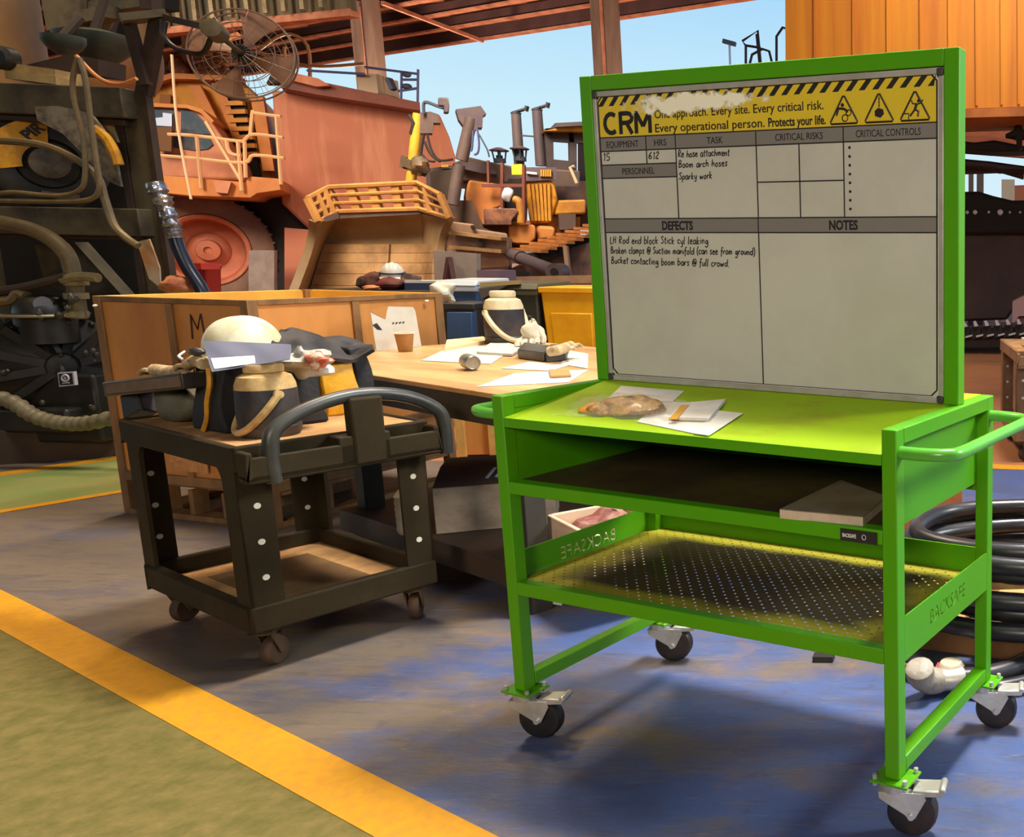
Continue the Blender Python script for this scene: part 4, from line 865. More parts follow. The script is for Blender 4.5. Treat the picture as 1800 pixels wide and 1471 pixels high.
# things on the table
c = tt(713, 617); cu = thing('paper_cup', 'brown paper cup with cream rim on the table by the crate', 'cup', c)
MB().lathe([(.030, 0), (.032, .003), (.044, .094), (.042, .094), (.030, .006)], 28).build('cup_body', mat('brown kraft paper', (170, 118, 62), .7, dirt=(150, 100, 50), amt=.5, scale=20), cu)
MB().tube([(.0445 * cos(k * pi / 14), .0445 * sin(k * pi / 14), .094) for k in range(28)], .0032, 6, closed=True).build('rim', mat('cream cup rim', (232, 220, 186), .6), cu)
# cardboard sheet leaning on the crate
q = [on(662, 617, TS), on(741, 609, TS)]; up_ = Vector((-.03, .015, .25)); 
wd = q[1] - q[0]; cn = wd.cross(up_).normalized()
cbd = thing('carton_panel', 'torn white carton panel leaning against the crate behind the paper cup', 'carton', q[0])
def cpt(a, b_): return wd * a + up_ * b_
b = MB(); b.slab([cpt(0, 0), cpt(1, 0), cpt(1.0, .78), cpt(.96, .86), cpt(.42, .90), cpt(.30, .66), cpt(.02, .80)], cn * -.004); b.build('white_face', mat('white carton', (206, 198, 182), .7, dirt=(190, 178, 156), amt=.5, scale=9), cbd)
b = MB(); b.slab([cpt(.0, .82), cpt(.40, .92), cpt(.30, .64)], cn * .003); b.build('torn_flap', mat('brown carton', (184, 124, 58), .7), cbd)
b = MB(); b.slab([cpt(.01, .54), cpt(.10, .57), cpt(.19, .42), cpt(.09, .44)], cn * .003); 
for k in range(4): b.slab([cpt(.42 + .075 * k, .53), cpt(.46 + .075 * k, .565), cpt(.485 + .075 * k, .555), cpt(.44 + .075 * k, .525)], cn * .003)
b.build('printed_marks', M_hk, cbd)
# can on its side
a0, a1 = tt(816, 632, TS + .034), tt(836, 640, TS + .034); dcan = (a1 - a0).normalized(); cc = (a0 + a1) / 2
t = thing('drink_can', 'silver drink can lying on its side on the timber table', 'can', cc); Mq = dcan.to_track_quat('Z', 'Y').to_matrix().to_4x4()
MB().lathe([(.026, -.06), (.033, -.052), (.033, .05), (.027, .06), (.025, .057), (0, .056)], 30, Mq).build('can_body', mat('dull aluminium', (190, 182, 166), .3, metal=.7, dirt=(120, 112, 100), amt=.6, scale=12), t)
jl2 = tt(890, 604); jug('navy water jug with cream shoulder and slanting handle standing on the timber table', jl2, .103, .30, 0, math.atan2(-jl2.y, -jl2.x) + .55, mat('cream white jug plastic', (226, 210, 170), .55, dirt=(190, 158, 106), amt=.6, scale=9))
g_ = tt(938, 612); t = thing('work_glove', 'pale crumpled glove with dark stains heaped right of the jug on the table', 'glove', g_, 0, 'leather work gloves')
M_glw = mat('pale stained glove', (206, 194, 168), .75, dirt=(52, 46, 38), amt=.9, scale=16, lo=.56, hi=.62, bump=.4, bscale=50)
MB().blob((0, 0, .075), (.060, .05, .072), .22, 13, 26, 16).build('palm', M_glw, t)
b = MB()
for k in range(4): b.tube(smoothpath([(-.03 + .024 * k, -.03, .05), (-.05 + .034 * k, -.065, .035), (-.045 + .036 * k, -.075, .014)], 3), .016, 8)
b.tube(smoothpath([(.04, 0, .09), (.062, -.01, .06), (.06, -.02, .03)], 3), .017, 8); b.build('fingers', M_glw, t)
glove('tan glove lying furthest right on the table beside the dark blocks', [tt(966, 618, .93), tt(985, 614, .94), tt(1003, 607, .94)], .026)
def block(name, label, cat, px, h, m, fn=tt):
    pts = [fn(u, v) for u, v in px]; c = sum(pts, Vector()) / len(pts); t = thing(name, label, cat, c)
    MB().slab([p - c for p in pts], (0, 0, h)).build('block_body', m, t, bevel=.004); return t
block('battery_pack', 'black battery pack on the table in front of the pale glove', 'battery', ((911, 630), (958, 636), (968, 622), (922, 616)), .045, M_blk)
block('battery_pack', 'second black battery pack, right of the first on the table', 'battery', ((960, 637), (995, 634), (1000, 620), (968, 622)), .05, mat('charcoal plastic', (58, 52, 46), .5))
def psheet(label, px, lift, th=.0015, m=M_papt, name='paper_sheet', cat='paper'): return sheet_on(name, label, cat, px, th, lambda u, v: on(u, v, TS + lift), m)
psheet('long white paper lying between the can and the jug', ((740, 634), (862, 640), (905, 612), (800, 606)), .0)
psheet('white paper in front of the dark battery packs', ((880, 648), (968, 652), (1000, 642), (930, 636)), .0)
psheet('white paper at the right end of the table next to the green post', ((985, 640), (1033, 648), (1034, 622), (1000, 616)), .0)
psheet('cream cloth sheet folded at the far edge of the table', ((782, 618), (856, 604), (850, 597), (786, 603)), .0, .02, mat('cream cloth', (220, 198, 148), .8), 'folded_cloth', 'cloth')
psheet('crumpled white paper in front of the navy jug on the table', ((838, 622), (900, 626), (922, 614), (872, 600)), .002, .012)
psheet('thin brown offcut lying on the near right of the table', ((968, 664), (1004, 662), (1000, 653), (965, 652)), .003, .008, mat('brown offcut', (178, 130, 74), .7), 'wood_offcut', 'offcut')
psheet('pale sheet painted as sky sheen on the near right corner of the table', ((838, 680), (1000, 672), (1034, 650), (905, 656)), -.0004, .0012, mat('painted sky sheen', (206, 206, 216), .35, dirt=(184, 178, 176), amt=.6, scale=6), 'sheen_sheet', 'paper')  # thin sheet whose pale blue is the sky's reflection painted on the table
# timber crate and grey post seen below the table edge
tcp = on(806, 806); t = thing('timber_crate', 'small orange timber crate with pale corner posts seen under the table edge', 'crate', tcp, .2)
b = MB(); b.box(0, .02, .02, .55, .42, .30); b.build('crate_box', M_ply, t)
for x_ in (0, .20, .52): MB().box(x_, -.01, 0, x_ + .05, .02, .34).build('corner_post', mat('yellow pale timber', (222, 176, 96), .6, dirt=(186, 138, 70), amt=.6, scale=6), t)
gp_ = on(852, 800); t = thing('grey_pedestal', 'mauve grey square pedestal between the timber crate and the green trolley leg', 'pedestal', gp_); MB().box(-.09, 0, 0, .10, .2, .62).build('pedestal_body', mat('mauve grey steel', (156, 136, 130), .6), t)
# things under the table
ZS = .2005
gb = thing('grey_cabinet', 'grey painted box with black slanted lid on the shelf under the table', 'box', tp(.36, .07, ZS), TR)
gy = Vector((.577, .817, 0)); gx = Vector((.817, -.577, 0))   # face direction and outward normal, in table space
def gq(a, d_, z): return gy * a - gx * d_ + Vector((0, 0, z))
b = MB(); b.hexa([gq(0, 0, 0), gq(.46, 0, 0), gq(.46, .30, 0), gq(0, .30, 0), gq(0, 0, .20), gq(.46, 0, .20), gq(.46, .30, .20), gq(0, .30, .20)]); b.build('box_body', mat('stained grey paint', (158, 140, 122), .6, dirt=(124, 104, 88), amt=.8, scale=5, stretch=(1, 1, 2)), gb, bevel=.004)
b = MB(); b.hexa([gq(0, 0, .20), gq(.46, 0, .20), gq(.46, .30, .20), gq(0, .30, .20), gq(.02, .12, .27), gq(.46, .12, .27), gq(.46, .30, .27), gq(.02, .30, .27)]); b.build('slanted_lid', mat('dark lid', (54, 44, 46), .45, dirt=(74, 60, 56), amt=.6, scale=8), gb, bevel=.004)
b = MB()
for k in range(4): p = gq(.20 + .035 * k, .035 + .002 * k, .222); b.bar(p, p + gy * .03 - gx * .055 + Vector((0, 0, .032)), .012, .003)
b.build('pale_slats', mat('pale slats', (190, 196, 226), .5), gb)
wj = thing('white_bottle', 'ribbed white plastic bottle standing between cart leg and grey box', 'bottle', on(721, 936, ZS)); MB().lathe([(.04, 0)] + [(.045 + .0025 * (k % 2), .01 + .014 * k) for k in range(12)] + [(.03, .19), (.017, .2), (.017, .225), (0, .225)], 24).build('bottle_body', mat('cream plastic', (226, 210, 176), .5, dirt=(186, 160, 116), amt=.5, scale=14), wj)
wc = on(966, 973, ZS); wbx = thing('wooden_box', 'pale wooden box with red cloth inside on the shelf behind the green trolley', 'box', wc, TR - .2)
b = MB(); b.box(0, 0, 0, .40, .015, .16); b.box(0, .285, 0, .40, .30, .16); b.box(0, .015, 0, .015, .285, .16); b.box(.385, .015, 0, .40, .285, .16); b.box(.015, .015, 0, .385, .285, .015); b.build('box_body', mat('pinkish pale wood', (222, 190, 158), .7, dirt=(190, 150, 118), amt=.6, scale=4, stretch=(1, 1, 3)), wbx, bevel=.004)
t = lump('red_cloth', 'dark red cloth bunched in the pale wooden box', 'cloth', wc + t1 * .20 + t2 * .15 + Vector((0, 0, .10)), (.13, .10, .075), mat('dusty red cloth', (140, 76, 62), .8, dirt=(196, 156, 140), amt=.8, scale=9), 7)
t = thing('white_clamp', 'small white plastic clamp on the floor behind the green trolley leg', 'clamp', on(962, 1068)); b = MB(); b.tube(smoothpath([(-.04, 0, .012), (-.01, 0, .03), (.03, .01, .02), (.05, .02, .012)], 4), .011, 8); b.build('clamp_body', mat('white plastic', (220, 218, 212), .5), t)
# ================================================================== bins behind the table
def wheelie(name, label, u0, u1, vt, Y, m, ml, dep=.55, lid=True, grp='wheelie bins'):
    a, c_ = at(u0, vt, Y), at(u1, vt, Y); zt = (a.z + c_.z) / 2; wd_ = (c_ - a).length; ctr = (a + c_) / 2; dirx = Vector((c_.x - a.x, c_.y - a.y, 0)).normalized(); rz = math.atan2(dirx.y, dirx.x)
    t = thing(name, label, 'bin', (ctr.x, ctr.y, 0), rz, grp); h = wd_ / 2
    b = MB(); b.hexa([(-h * .8, .06, .06), (h * .8, .06, .06), (h * .8, dep * .9, .06), (-h * .8, dep * .9, .06), (-h, 0, zt - .03), (h, 0, zt - .03), (h, dep, zt - .03), (-h, dep, zt - .03)]); b.build('bin_body', m, t, bevel=.015)
    b = MB(); b.box(-h * 1.03, -.02, zt - .07, h * 1.03, dep + .02, zt - .025); b.build('rim', ml, t, bevel=.008)
    b = MB(); b.hexa([(-h * .62, .031, .3), (h * .62, .031, .3), (h * .62, .10, .3), (-h * .62, .10, .3), (-h * .72, .000, zt - .22), (h * .72, .000, zt - .22), (h * .72, .08, zt - .22), (-h * .72, .08, zt - .22)]); b.build('raised_panel', m, t, bevel=.01)
    if lid: b = MB(); b.hexa([(-h * 1.05, -.03, zt - .025), (h * 1.05, -.03, zt - .025), (h * 1.05, dep, zt - .01), (-h * 1.05, dep, zt - .01), (-h * .98, .02, zt + .02), (h * .98, .02, zt + .02), (h * .98, dep, zt + .03), (-h * .98, dep, zt + .03)]); b.build('lid', ml, t, bevel=.01)
    for s_ in (-1, 1): b = MB(); b.cyl((s_ * h * .7 - .03, dep * .85, .08), (s_ * h * .7 + .03, dep * .85, .08), .08, None, 18); b.build('wheel', M_rub, t)
    return t
M_bblue = mat('blue bin plastic', (54, 86, 128), .5, dirt=(74, 96, 128), amt=.6, scale=5); M_bdk = mat('charcoal bin plastic', (52, 50, 48), .5); M_bgr = mat('dark green bin plastic', (50, 54, 40), .5, dirt=(70, 66, 48), amt=.6, scale=5); M_byl = mat('bright yellow bin plastic', (240, 178, 18), .45, dirt=(222, 146, 18), amt=.6, scale=4)
cbin = wheelie('wheelie_bin', 'charcoal bin with a flat blue front panel right behind the crate', 772, 834, 527, 6.75, M_bdk, M_bdk, .35, False)
wheelie('wheelie_bin', 'blue wheelie bin behind the charcoal one, with a pale lid', 766, 838, 497, 7.45, M_bblue, mat('pale liner plastic', (196, 206, 216), .4), .5)
gbin = wheelie('wheelie_bin', 'dark green wheelie bin standing behind the jug on the table', 846, 944, 503, 7.0, M_bgr, mat('olive lid plastic', (74, 70, 48), .6), .55)
wheelie('wheelie_bin', 'bright yellow wheelie bin left of the green board frame', 948, 1052, 499, 7.0, M_byl, M_byl, .55, False)
b = MB(); b.slab([at(u, v, 6.70) for u, v in ((786, 640), (831, 640), (829, 549), (785, 549))], (0, .06, 0)); b.build('blue_front_panel', M_bblue, cbin, world=True, bevel=.004)
lump('plastic_liner', 'cloudy plastic bag hanging over the corner of the crate beside the blue bin', 'liner', at(778, 512, 5.62), (.07, .06, .06), mat('cloudy liner', (206, 204, 190), .4, dirt=(190, 172, 120), amt=.6, scale=16), 9, None, .3)
b = MB(); b.slab([at(u, v, 6.9) for u, v in ((841, 508), (892, 501), (846, 526))], (0, .02, 0)); b.build('grey_flap', mat('grey flap', (92, 84, 78), .6), gbin, world=True)
b = MB(); b.bar(at(846, 500, 6.95), at(915, 496, 7.0), .05, .03); b.build('tan_edge', mat('tan edge', (176, 150, 92), .6), gbin, world=True)
pn = at(800, 468, 10.5); t = thing('display_panel', 'pale grey standing board with a dark inverted V leaning on it behind the blue bin', 'board', (pn.x, pn.y, 0)); o0 = Vector((pn.x, pn.y, 0))
b = MB(); b.slab([at(762, 440, 10.5) - o0, at(838, 446, 10.5) - o0, at(838, 660, 10.5) - o0, at(768, 660, 10.5) - o0], (0, .08, 0)); b.build('board_face', mat('pale grey board', (178, 168, 160), .6, dirt=(160, 146, 134), amt=.6, scale=3), t)
b = MB(); b.bar(at(790, 453, 10.4) - o0, at(780, 520, 10.3) - o0, .05); b.bar(at(790, 453, 10.4) - o0, at(802, 520, 10.3) - o0, .05); b.build('prop_frame', mat('brown prop', (84, 52, 48), .6), t)
c = at(864, 486, 10.0); t = thing('mauve_box', 'mauve grey box behind the dark green bin', 'box', (c.x, c.y, 0)); b = MB(); z_ = c.z + .07; b.box(-.13, -.05, 0, .11, .3, z_); b.build('box_body', mat('mauve grey', (126, 108, 122), .6), t)
# ================================================================== left: steel-framed pump set
M_mf = mat('grimy olive steel', (92, 81, 56), .6, dirt=(52, 45, 32), amt=.85, scale=3.5)
M_md = mat('oily black casting', (28, 26, 23), .45, dirt=(50, 45, 36), amt=.6, scale=7)
M_pb = mat('dark machine panel', (24, 21, 18), .8, dirt=(34, 29, 22), amt=.6, scale=2)
M_hz = mat('dusty hose', (104, 88, 58), .5, dirt=(136, 112, 70), amt=.6, scale=9)
M_dkst = mat('dark brown frame steel', (56, 42, 32), .6, dirt=(78, 58, 42), amt=.6, scale=5)
def tr_tube(pts, Y): return [at(p[0], p[1], p[2] if len(p) > 2 else Y) for p in pts]
def ppoly(bb, px, Y, off): bb.slab([at(p[0], p[1], p[2] if len(p) > 2 else Y) for p in px], off)
ps = thing('pump_set', 'large grimy pump set in a heavy olive steel frame at the left edge', 'machine', on(120, 800))
W1 = dict(world=True)
pc = at(262, 400, 6.25)
b = MB(); b.box(pc.x - .06, pc.y - .02, .0, pc.x + .09, pc.y + .03, at(235, 160, 6.25).z); b.build('frame_post', M_mf, ps, **W1, bevel=.01)
b = MB(); b.box(pc.x + .09, pc.y - .03, 0, pc.x + .125, pc.y + .02, at(255, 130, 6.25).z); b.box(pc.x - .10, pc.y - .03, 0, pc.x - .06, pc.y + .05, at(235, 165, 6.25).z); b.build('post_flange', M_dkst, ps, **W1)
pl2 = at(-60, 400, 6.25); b = MB(); b.box(pl2.x - .1, pl2.y - .1, 0, pl2.x + .1, pl2.y + .1, 2.6); b.build('frame_post', M_mf, ps, **W1)
def beam(u0, v0, u1, v1, Y, h, name='frame_beam', m=M_mf, dep=.14): bb = MB(); bb.bar(at(u0, v0, Y), at(u1, v1, Y), dep, h); bb.build(name, m, ps, world=True, bevel=.008)
beam(-60, 172, 232, 183, 6.2, .19); beam(-60, 386, 262, 392, 6.2, .18)
beam(-60, 205, 235, 218, 6.25, .04, 'flange_strip', M_dkst); beam(-60, 412, 262, 416, 6.25, .04, 'flange_strip', M_dkst)
b = MB(); b.bar(at(257, 150, 6.22), at(226, 36, 6.22), .055, .05, up=(0, 1, 0)); b.bar(at(254, 165, 6.25), at(279, 34, 6.25), .085, .05, up=(0, 1, 0)); b.build('bracket_arms', M_dkst, ps, **W1)
b = MB(); b.bar(at(212, 34, 6.15), at(292, 26, 6.3), .18, .045); b.build('bracket_plate', M_mf, ps, **W1)
b = MB(); ppoly(b, [(-60, 190), (240, 200), (285, 560), (285, 640), (-60, 640)], 6.75, (0, .08, 0)); b.build('rear_panel', M_pb, ps, **W1)
b = MB(); b.bar(at(8, 782, 5.9), at(214, 772, 6.2), .42, .26); b.build('skid_beam', mat('brown skid steel', (58, 44, 30), .7, dirt=(84, 60, 36), amt=.7, scale=3), ps, **W1, bevel=.01)
# pump housing
pcn = at(100, 640, 6.0); Mh = T(*pcn) @ Matrix.Rotation(.95, 4, 'Z') @ Rx(pi / 2)
b = MB(); b.lathe([(.33, -.25), (.34, 0), (.31, .05), (.13, .13), (.08, .16), (0, .16)], 36, Mh)
for k in range(12):
    a = k * pi / 6 + .2; b.bar(Mh @ Vector((cos(a) * .08, sin(a) * .08, .17)), Mh @ Vector((cos(a) * .33, sin(a) * .33, .06)), .03, .05)
for k in range(20): a = k * pi / 10; q_ = Mh @ Vector((cos(a) * .315, sin(a) * .315, .05)); b.blob(q_, (.018, .018, .018), 0, 1, 8, 5)
b.build('ribbed_housing', M_md, ps, **W1)
b = MB(); b.box(-.30, -.16, -.5, .34, .25, -.05, T(*pcn) @ Rz(.1)); b.box(-.22, -.24, -.42, .26, -.1, -.26, T(*pcn)); b.build('sump', M_md, ps, **W1, bevel=.02)
b = MB(); b.box(-.45, -.02, -.5, -.28, .5, .3, T(*pcn)); b.cyl(pcn + Vector((-.36, -.05, .1)), pcn + Vector((-.36, .2, .1)), .11, None, 20); b.cyl(pcn + Vector((-.38, -.05, -.2)), pcn + Vector((-.38, .2, -.2)), .09, None, 20); b.build('valve_block', M_md, ps, **W1, bevel=.01)
dc = at(80, 556, 5.95); b = MB(); b.lathe([(.15, -.17), (.15, 0), (.20, 0), (.205, .02), (.15, .025), (.145, .07), (.10, .12), (.04, .14), (0, .145)], 30, T(*dc)); b.build('air_cleaner', M_md, ps, **W1)
b = MB(); b.cyl(dc + Vector((.02, -.02, .09)), dc + Vector((.10, -.10, .085)), .045, None, 16); b.build('grey_port', mat('grey port', (110, 112, 118), .4), ps, **W1)
b = MB(); b.tube([dc + Vector((.203 * cos(k * pi / 16), .203 * sin(k * pi / 16), .012)) for k in range(32)], .01, 6, closed=True); b.build('clamp_band', mat('worn bright band', (150, 136, 108), .4, metal=.4), ps, **W1)
sk = [at(101, 655, 5.66), at(129, 653, 5.66), at(132, 677, 5.66), at(104, 680, 5.66)]
b = MB(); b.slab(sk, (0, .02, 0)); so = b.build('warning_sticker', mat('pale sticker', (190, 190, 200), .5), ps, **W1); 
sc_ = sum(sk, Vector()) / 4; ex_ = (sk[1] - sk[0]) * .42; ez_ = (sk[0] - sk[3]) * .40; dv = Vector((0, -.003, 0))
b = MB(); b.slab([sc_ - ex_ - ez_ + dv, sc_ + ex_ - ez_ + dv, sc_ + ex_ + ez_ + dv, sc_ - ex_ + ez_ + dv], (0, .002, 0)); b.build('dark_field', M_hk, so, **W1)
b = MB(); b.tube([sc_ + dv * 1.6 + ex_ * .5 * cos(k * pi / 8) + ez_ * (.2 + .55 * sin(k * pi / 8)) for k in range(16)], .006, 6, closed=True); b.bar(sc_ + dv * 1.6 + ez_ * .45, sc_ + dv * 1.6 - ez_ * .05, .008); b.bar(sc_ + dv * 1.6 - ex_ * .5 - ez_ * .65, sc_ + dv * 1.6 + ex_ * .5 - ez_ * .65, .006); b.build('symbol', MATS['pale sticker'], so, **W1)
# hoses and pipes of the pump set
ch = smoothpath(tr_tube([(-40, 690), (20, 706), (62, 732), (112, 744), (160, 743), (218, 728)], 5.62), 14); b = MB(); b.tube(ch, [.040 + .007 * ((k // 2) % 2) for k in range(len(ch))], 12); b.build('corrugated_hose', mat('grey corrugated hose', (122, 112, 86), .5, dirt=(86, 78, 58), amt=.6, scale=12), ps, **W1)
def hose(name, px, r, m, Y=5.9, n=8): b = MB(); b.tube(smoothpath(tr_tube(px, Y), 8), r, n); b.build(name, m, ps, world=True)
hose('brown_pipe', [(-30, 516), (40, 506), (118, 486)], .03, M_dkst, 5.9); hose('elbow_pipe', [(-30, 385), (60, 405), (112, 440), (128, 480), (134, 520), (140, 560)], .045, M_hz, 5.95, 12)
b = MB()
for v in (496, 520, 552): p = at(134, v, 5.95); b.cyl(p - Vector((0, 0, .02)), p + Vector((0, 0, .02)), .062, None, 18)
b.build('pipe_collar', mat('pale pipe collar', (150, 132, 90), .5, dirt=(104, 88, 56), amt=.6, scale=14), ps, **W1)
hose('cross_pipe', [(110, 492), (140, 486), (172, 488)], .03, MATS['pale pipe collar'])
hose('side_pipe', [(-20, 528), (20, 528), (34, 515), (46, 520)], .035, M_hz)
hose('thin_hose', [(-20, 246), (70, 254), (130, 278), (170, 310), (184, 350), (200, 395), (222, 418), (243, 432)], .022, M_hz, 5.85); hose('thin_hose', [(137, 102), (128, 140), (131, 180), (146, 240), (150, 300), (142, 332), (100, 344), (20, 338), (-20, 345)], .014, M_hz, 5.8)
hose('thin_hose', [(139, 102), (150, 140), (160, 220), (170, 290), (175, 330), (158, 350), (100, 354), (-20, 352)], .015, M_hz, 5.8)
hose('orange_cable', [(134, 98), (165, 130), (190, 145), (215, 147), (240, 138)], .012, mat('orange cable', (190, 120, 62), .6), 5.85)
# gauge clutter
rr = random.Random(3); M_fit = mat('oily fittings', (44, 39, 32), .45, dirt=(96, 84, 62), amt=.6, scale=30, lo=.5, hi=.6)
for k in range(34):
    p = at(rr.uniform(0, 170), rr.uniform(520, 740), rr.uniform(5.72, 6.0)); r_ = rr.uniform(.010, .026); MB().blob(p, (r_, r_, r_ * rr.uniform(.6, 1.8)), .1, k, 10, 6).build('fitting', M_fit, ps, **W1)
# engine block behind the lower beam
b = MB(); ppoly(b, [(60, 430), (130, 425), (215, 520), (160, 530), (80, 500)], 6.35, (0, .1, 0)); b.build('diagonal_guard', M_mf, ps, **W1)
b = MB(); ppoly(b, [(-60, 640), (190, 640), (190, 760), (-60, 760)], 6.4, (0, .2, 0)); b.build('lower_panel', M_pb, ps, **W1)
b = MB(); ppoly(b, [(240, 425), (262, 420), (280, 470), (282, 506), (262, 490)], 6.1, (0, .01, 0)); b.build('hanging_tag', mat('white orange tag', (206, 190, 164), .6, dirt=(196, 128, 62), amt=.9, scale=4), ps, **W1)
# flywheel with yellow guard
fc = at(86, 288, 6.3); Mf = T(*fc) @ Matrix.Rotation(.85, 4, 'Z') @ Rx(pi / 2); R0 = .30
b = MB(); b.lathe([(R0, -.08), (R0, 0), (R0 * .93, .015), (R0 * .55, .015), (R0 * .5, -.02), (0, -.02)], 44, Mf); b.build('flywheel', M_md, ps, **W1)
b = MB()
def sector(a0, a1, r0, r1, z0, z1):
    n = 14; poly = [(r1 * cos(a0 + (a1 - a0) * k / n), r1 * sin(a0 + (a1 - a0) * k / n)) for k in range(n + 1)] + [(r0 * cos(a1 + (a0 - a1) * k / n), r0 * sin(a1 + (a0 - a1) * k / n)) for k in range(n + 1)]
    b.prism(poly, z0, z1, Mf)
sector(1.5, 3.35, R0 * .42, R0 * .96, .015, .03); yg = b.build('yellow_guard', mat('yellow guard paint', (226, 160, 20), .5, dirt=(160, 104, 24), amt=.7, scale=9), ps, **W1)
text_obj('lettering', 'PIR', .085, chain(ps).inverted() @ Mf @ Matrix.Rotation(.75, 4, 'Z') @ T(.039, .157, .033), M_hk, yg, .002, bold=.004).parent = ps
b = MB(); b.lathe([(.10, .01), (.10, .10), (.05, .12), (0, .12)], 20, Mf); b.bar(Mf @ Vector((.02, -.06, .1)), Mf @ Vector((.12, .06, .1)), .05); b.bar(Mf @ Vector((-.06, -.2, .05)), Mf @ Vector((.12, -.22, .05)), .04); b.build('hub', mat('grey brown hub', (104, 92, 74), .5, dirt=(60, 52, 42), amt=.7, scale=10), ps, **W1)
b = MB(); ppoly(b, [(60, 187), (100, 186), (160, 200), (196, 250), (212, 328), (190, 318), (140, 265), (110, 235), (66, 212)], 6.12, (0, .02, 0)); b.build('speckled_plate', mat('speckled grey plate', (150, 138, 116), .6, dirt=(86, 74, 58), amt=.9, scale=14), ps, **W1)
b = MB(); b.tube(smoothpath(tr_tube([(166, 226), (186, 242), (200, 266), (208, 290)], 6.1), 5), .03, 8); b.build('yellow_bar', MATS['yellow guard paint'], ps, **W1)
b = MB(); ppoly(b, [(178, 205), (196, 196), (196, 222), (206, 250), (184, 225)], 6.2, (0, .02, 0)); b.build('cream_plate', mat('cream plate', (176, 154, 112), .6), ps, **W1)
# crates / planks on the frame
pp = at(80, 138, 6.3); t = thing('plank', 'upper pale plank lying on the pump frame beam', 'plank', pp, 0, 'pale planks on the pump frame'); b = MB(); b.bar(at(38, 122, 6.3), at(124, 134, 6.3), .2, .05); b.build('board', mat('pale plank wood', (198, 170, 112), .7, dirt=(150, 118, 72), amt=.6, scale=7), t, **W1)
t = thing('plank', 'lower pale plank lying directly on the pump frame beam', 'plank', pp, 0, 'pale planks on the pump frame'); b = MB(); b.bar(at(40, 136, 6.3), at(128, 147, 6.3), .22, .05); b.build('board', MATS['pale plank wood'], t, **W1)
t = thing('steel_ramp', 'dark brown wedge plate on top of the pale planks', 'plate', at(80, 112, 6.4)); b = MB(); ppoly(b, [(34, 117), (122, 95), (172, 104), (172, 132), (125, 128), (44, 118)], 6.42, (0, .2, 0)); b.build('plate', M_dkst, t, **W1)
t = thing('round_vent', 'small black round vent on the frame at the left edge', 'vent', at(12, 103, 6.2)); b = MB(); b.lathe([(.05, -.05), (.075, -.03), (.075, .03), (.05, .05), (0, .05)], 20, T(*at(10, 103, 6.2)) @ Rx(pi / 2)); b.build('vent_body', M_md, t, **W1)
# large beige tank and dark gantry behind
M_tank = mat('beige tank paint', (176, 140, 86), .6, dirt=(150, 112, 66), amt=.7, scale=1.0)
tk = thing('storage_tank', 'large beige tank filling the top left corner behind the pump set', 'tank', on(60, 700)); tcn = at(-10, 40, 9.0)
b = MB(); b.lathe([(1.0, 0), (1.02, .1), (1.02, 6.2), (.9, 6.6), (0, 6.8)], 48, T(-10.93, 9.5, 0)); b.build('shell', M_tank, tk, **W1)
t = thing('round_vessel', 'reddish beige rounded vessel behind the dark bracket', 'tank', at(205, 120, 8.2)); cvs = at(203, 100, 9.9); b = MB(); b.blob(cvs, (.39, .35, .53), .0, 1, 30, 20); b.build('shell', mat('reddish beige paint', (176, 116, 74), .6, dirt=(132, 116, 74), amt=.8, scale=1.6), t, **W1)
b = MB(); b.cyl(Vector((cvs.x, cvs.y, 0)), cvs - Vector((0, 0, .3)), .12, None, 16); b.build('stand', M_dkst, t, **W1)
t = thing('overhead_gantry', 'dark gantry frame of crossed beams at the top left', 'gantry', at(190, 30, 8.6))
b = MB()
for u0, v0, u1, v1 in ((88, 8, 300, -18), (92, 28, 270, 2), (96, 46, 200, 22)): b.bar(at(u0, v0, 8.6), at(u1, v1, 8.2), .12, .10)
b.build('cross_beam', M_mf, t, **W1)
b = MB(); b.tube(smoothpath(tr_tube([(150, -20), (152, 20), (140, 50), (120, 62)], 8.4), 5), .06, 8); b.tube(smoothpath(tr_tube([(196, -20), (194, 15), (182, 40), (170, 58)], 8.4), 5), .06, 8); b.build('curved_pipe', M_mf, t, **W1)
b = MB(); ppoly(b, [(92, -30), (290, -30), (290, 14), (215, 20), (200, 70), (96, 66)], 9.0, (0, .15, 0)); b.build('dark_backing', M_pb, t, **W1)
b = MB(); b.bar(at(262, -30, 8.0), at(266, 18, 8.0), .1, .1); b.build('hanger', M_dkst, t, **W1)
M_teal = mat('dark teal lamp housing', (54, 66, 54), .5, dirt=(80, 84, 62), amt=.6, scale=6)
def hopper(label, c, r, n):
    t = thing('hopper_lamp', label, 'lamp', c, 0, 'dark teal hopper lamps'); b = MB(); b.lathe([(r * .35, -r * .75), (r * .8, -r * .35), (r, .0), (r * 1.02, .04), (r * .3, r * .35), (0, r * .36)], 28, T(0, 0, 0)); b.build('housing', M_teal, t)
    b = MB(); b.cyl((0, 0, r * .3), (.05, .1, r * 1.6), .03, None, 8); b.build('stem', M_dkst, t); return t
hopper('smaller dark teal hopper lamp in front of the beige tank', at(112, 74, 6.9), .12, 0); hopper('larger dark teal hopper lamp left of the dark bracket', at(168, 72, 7.4), .24, 0)
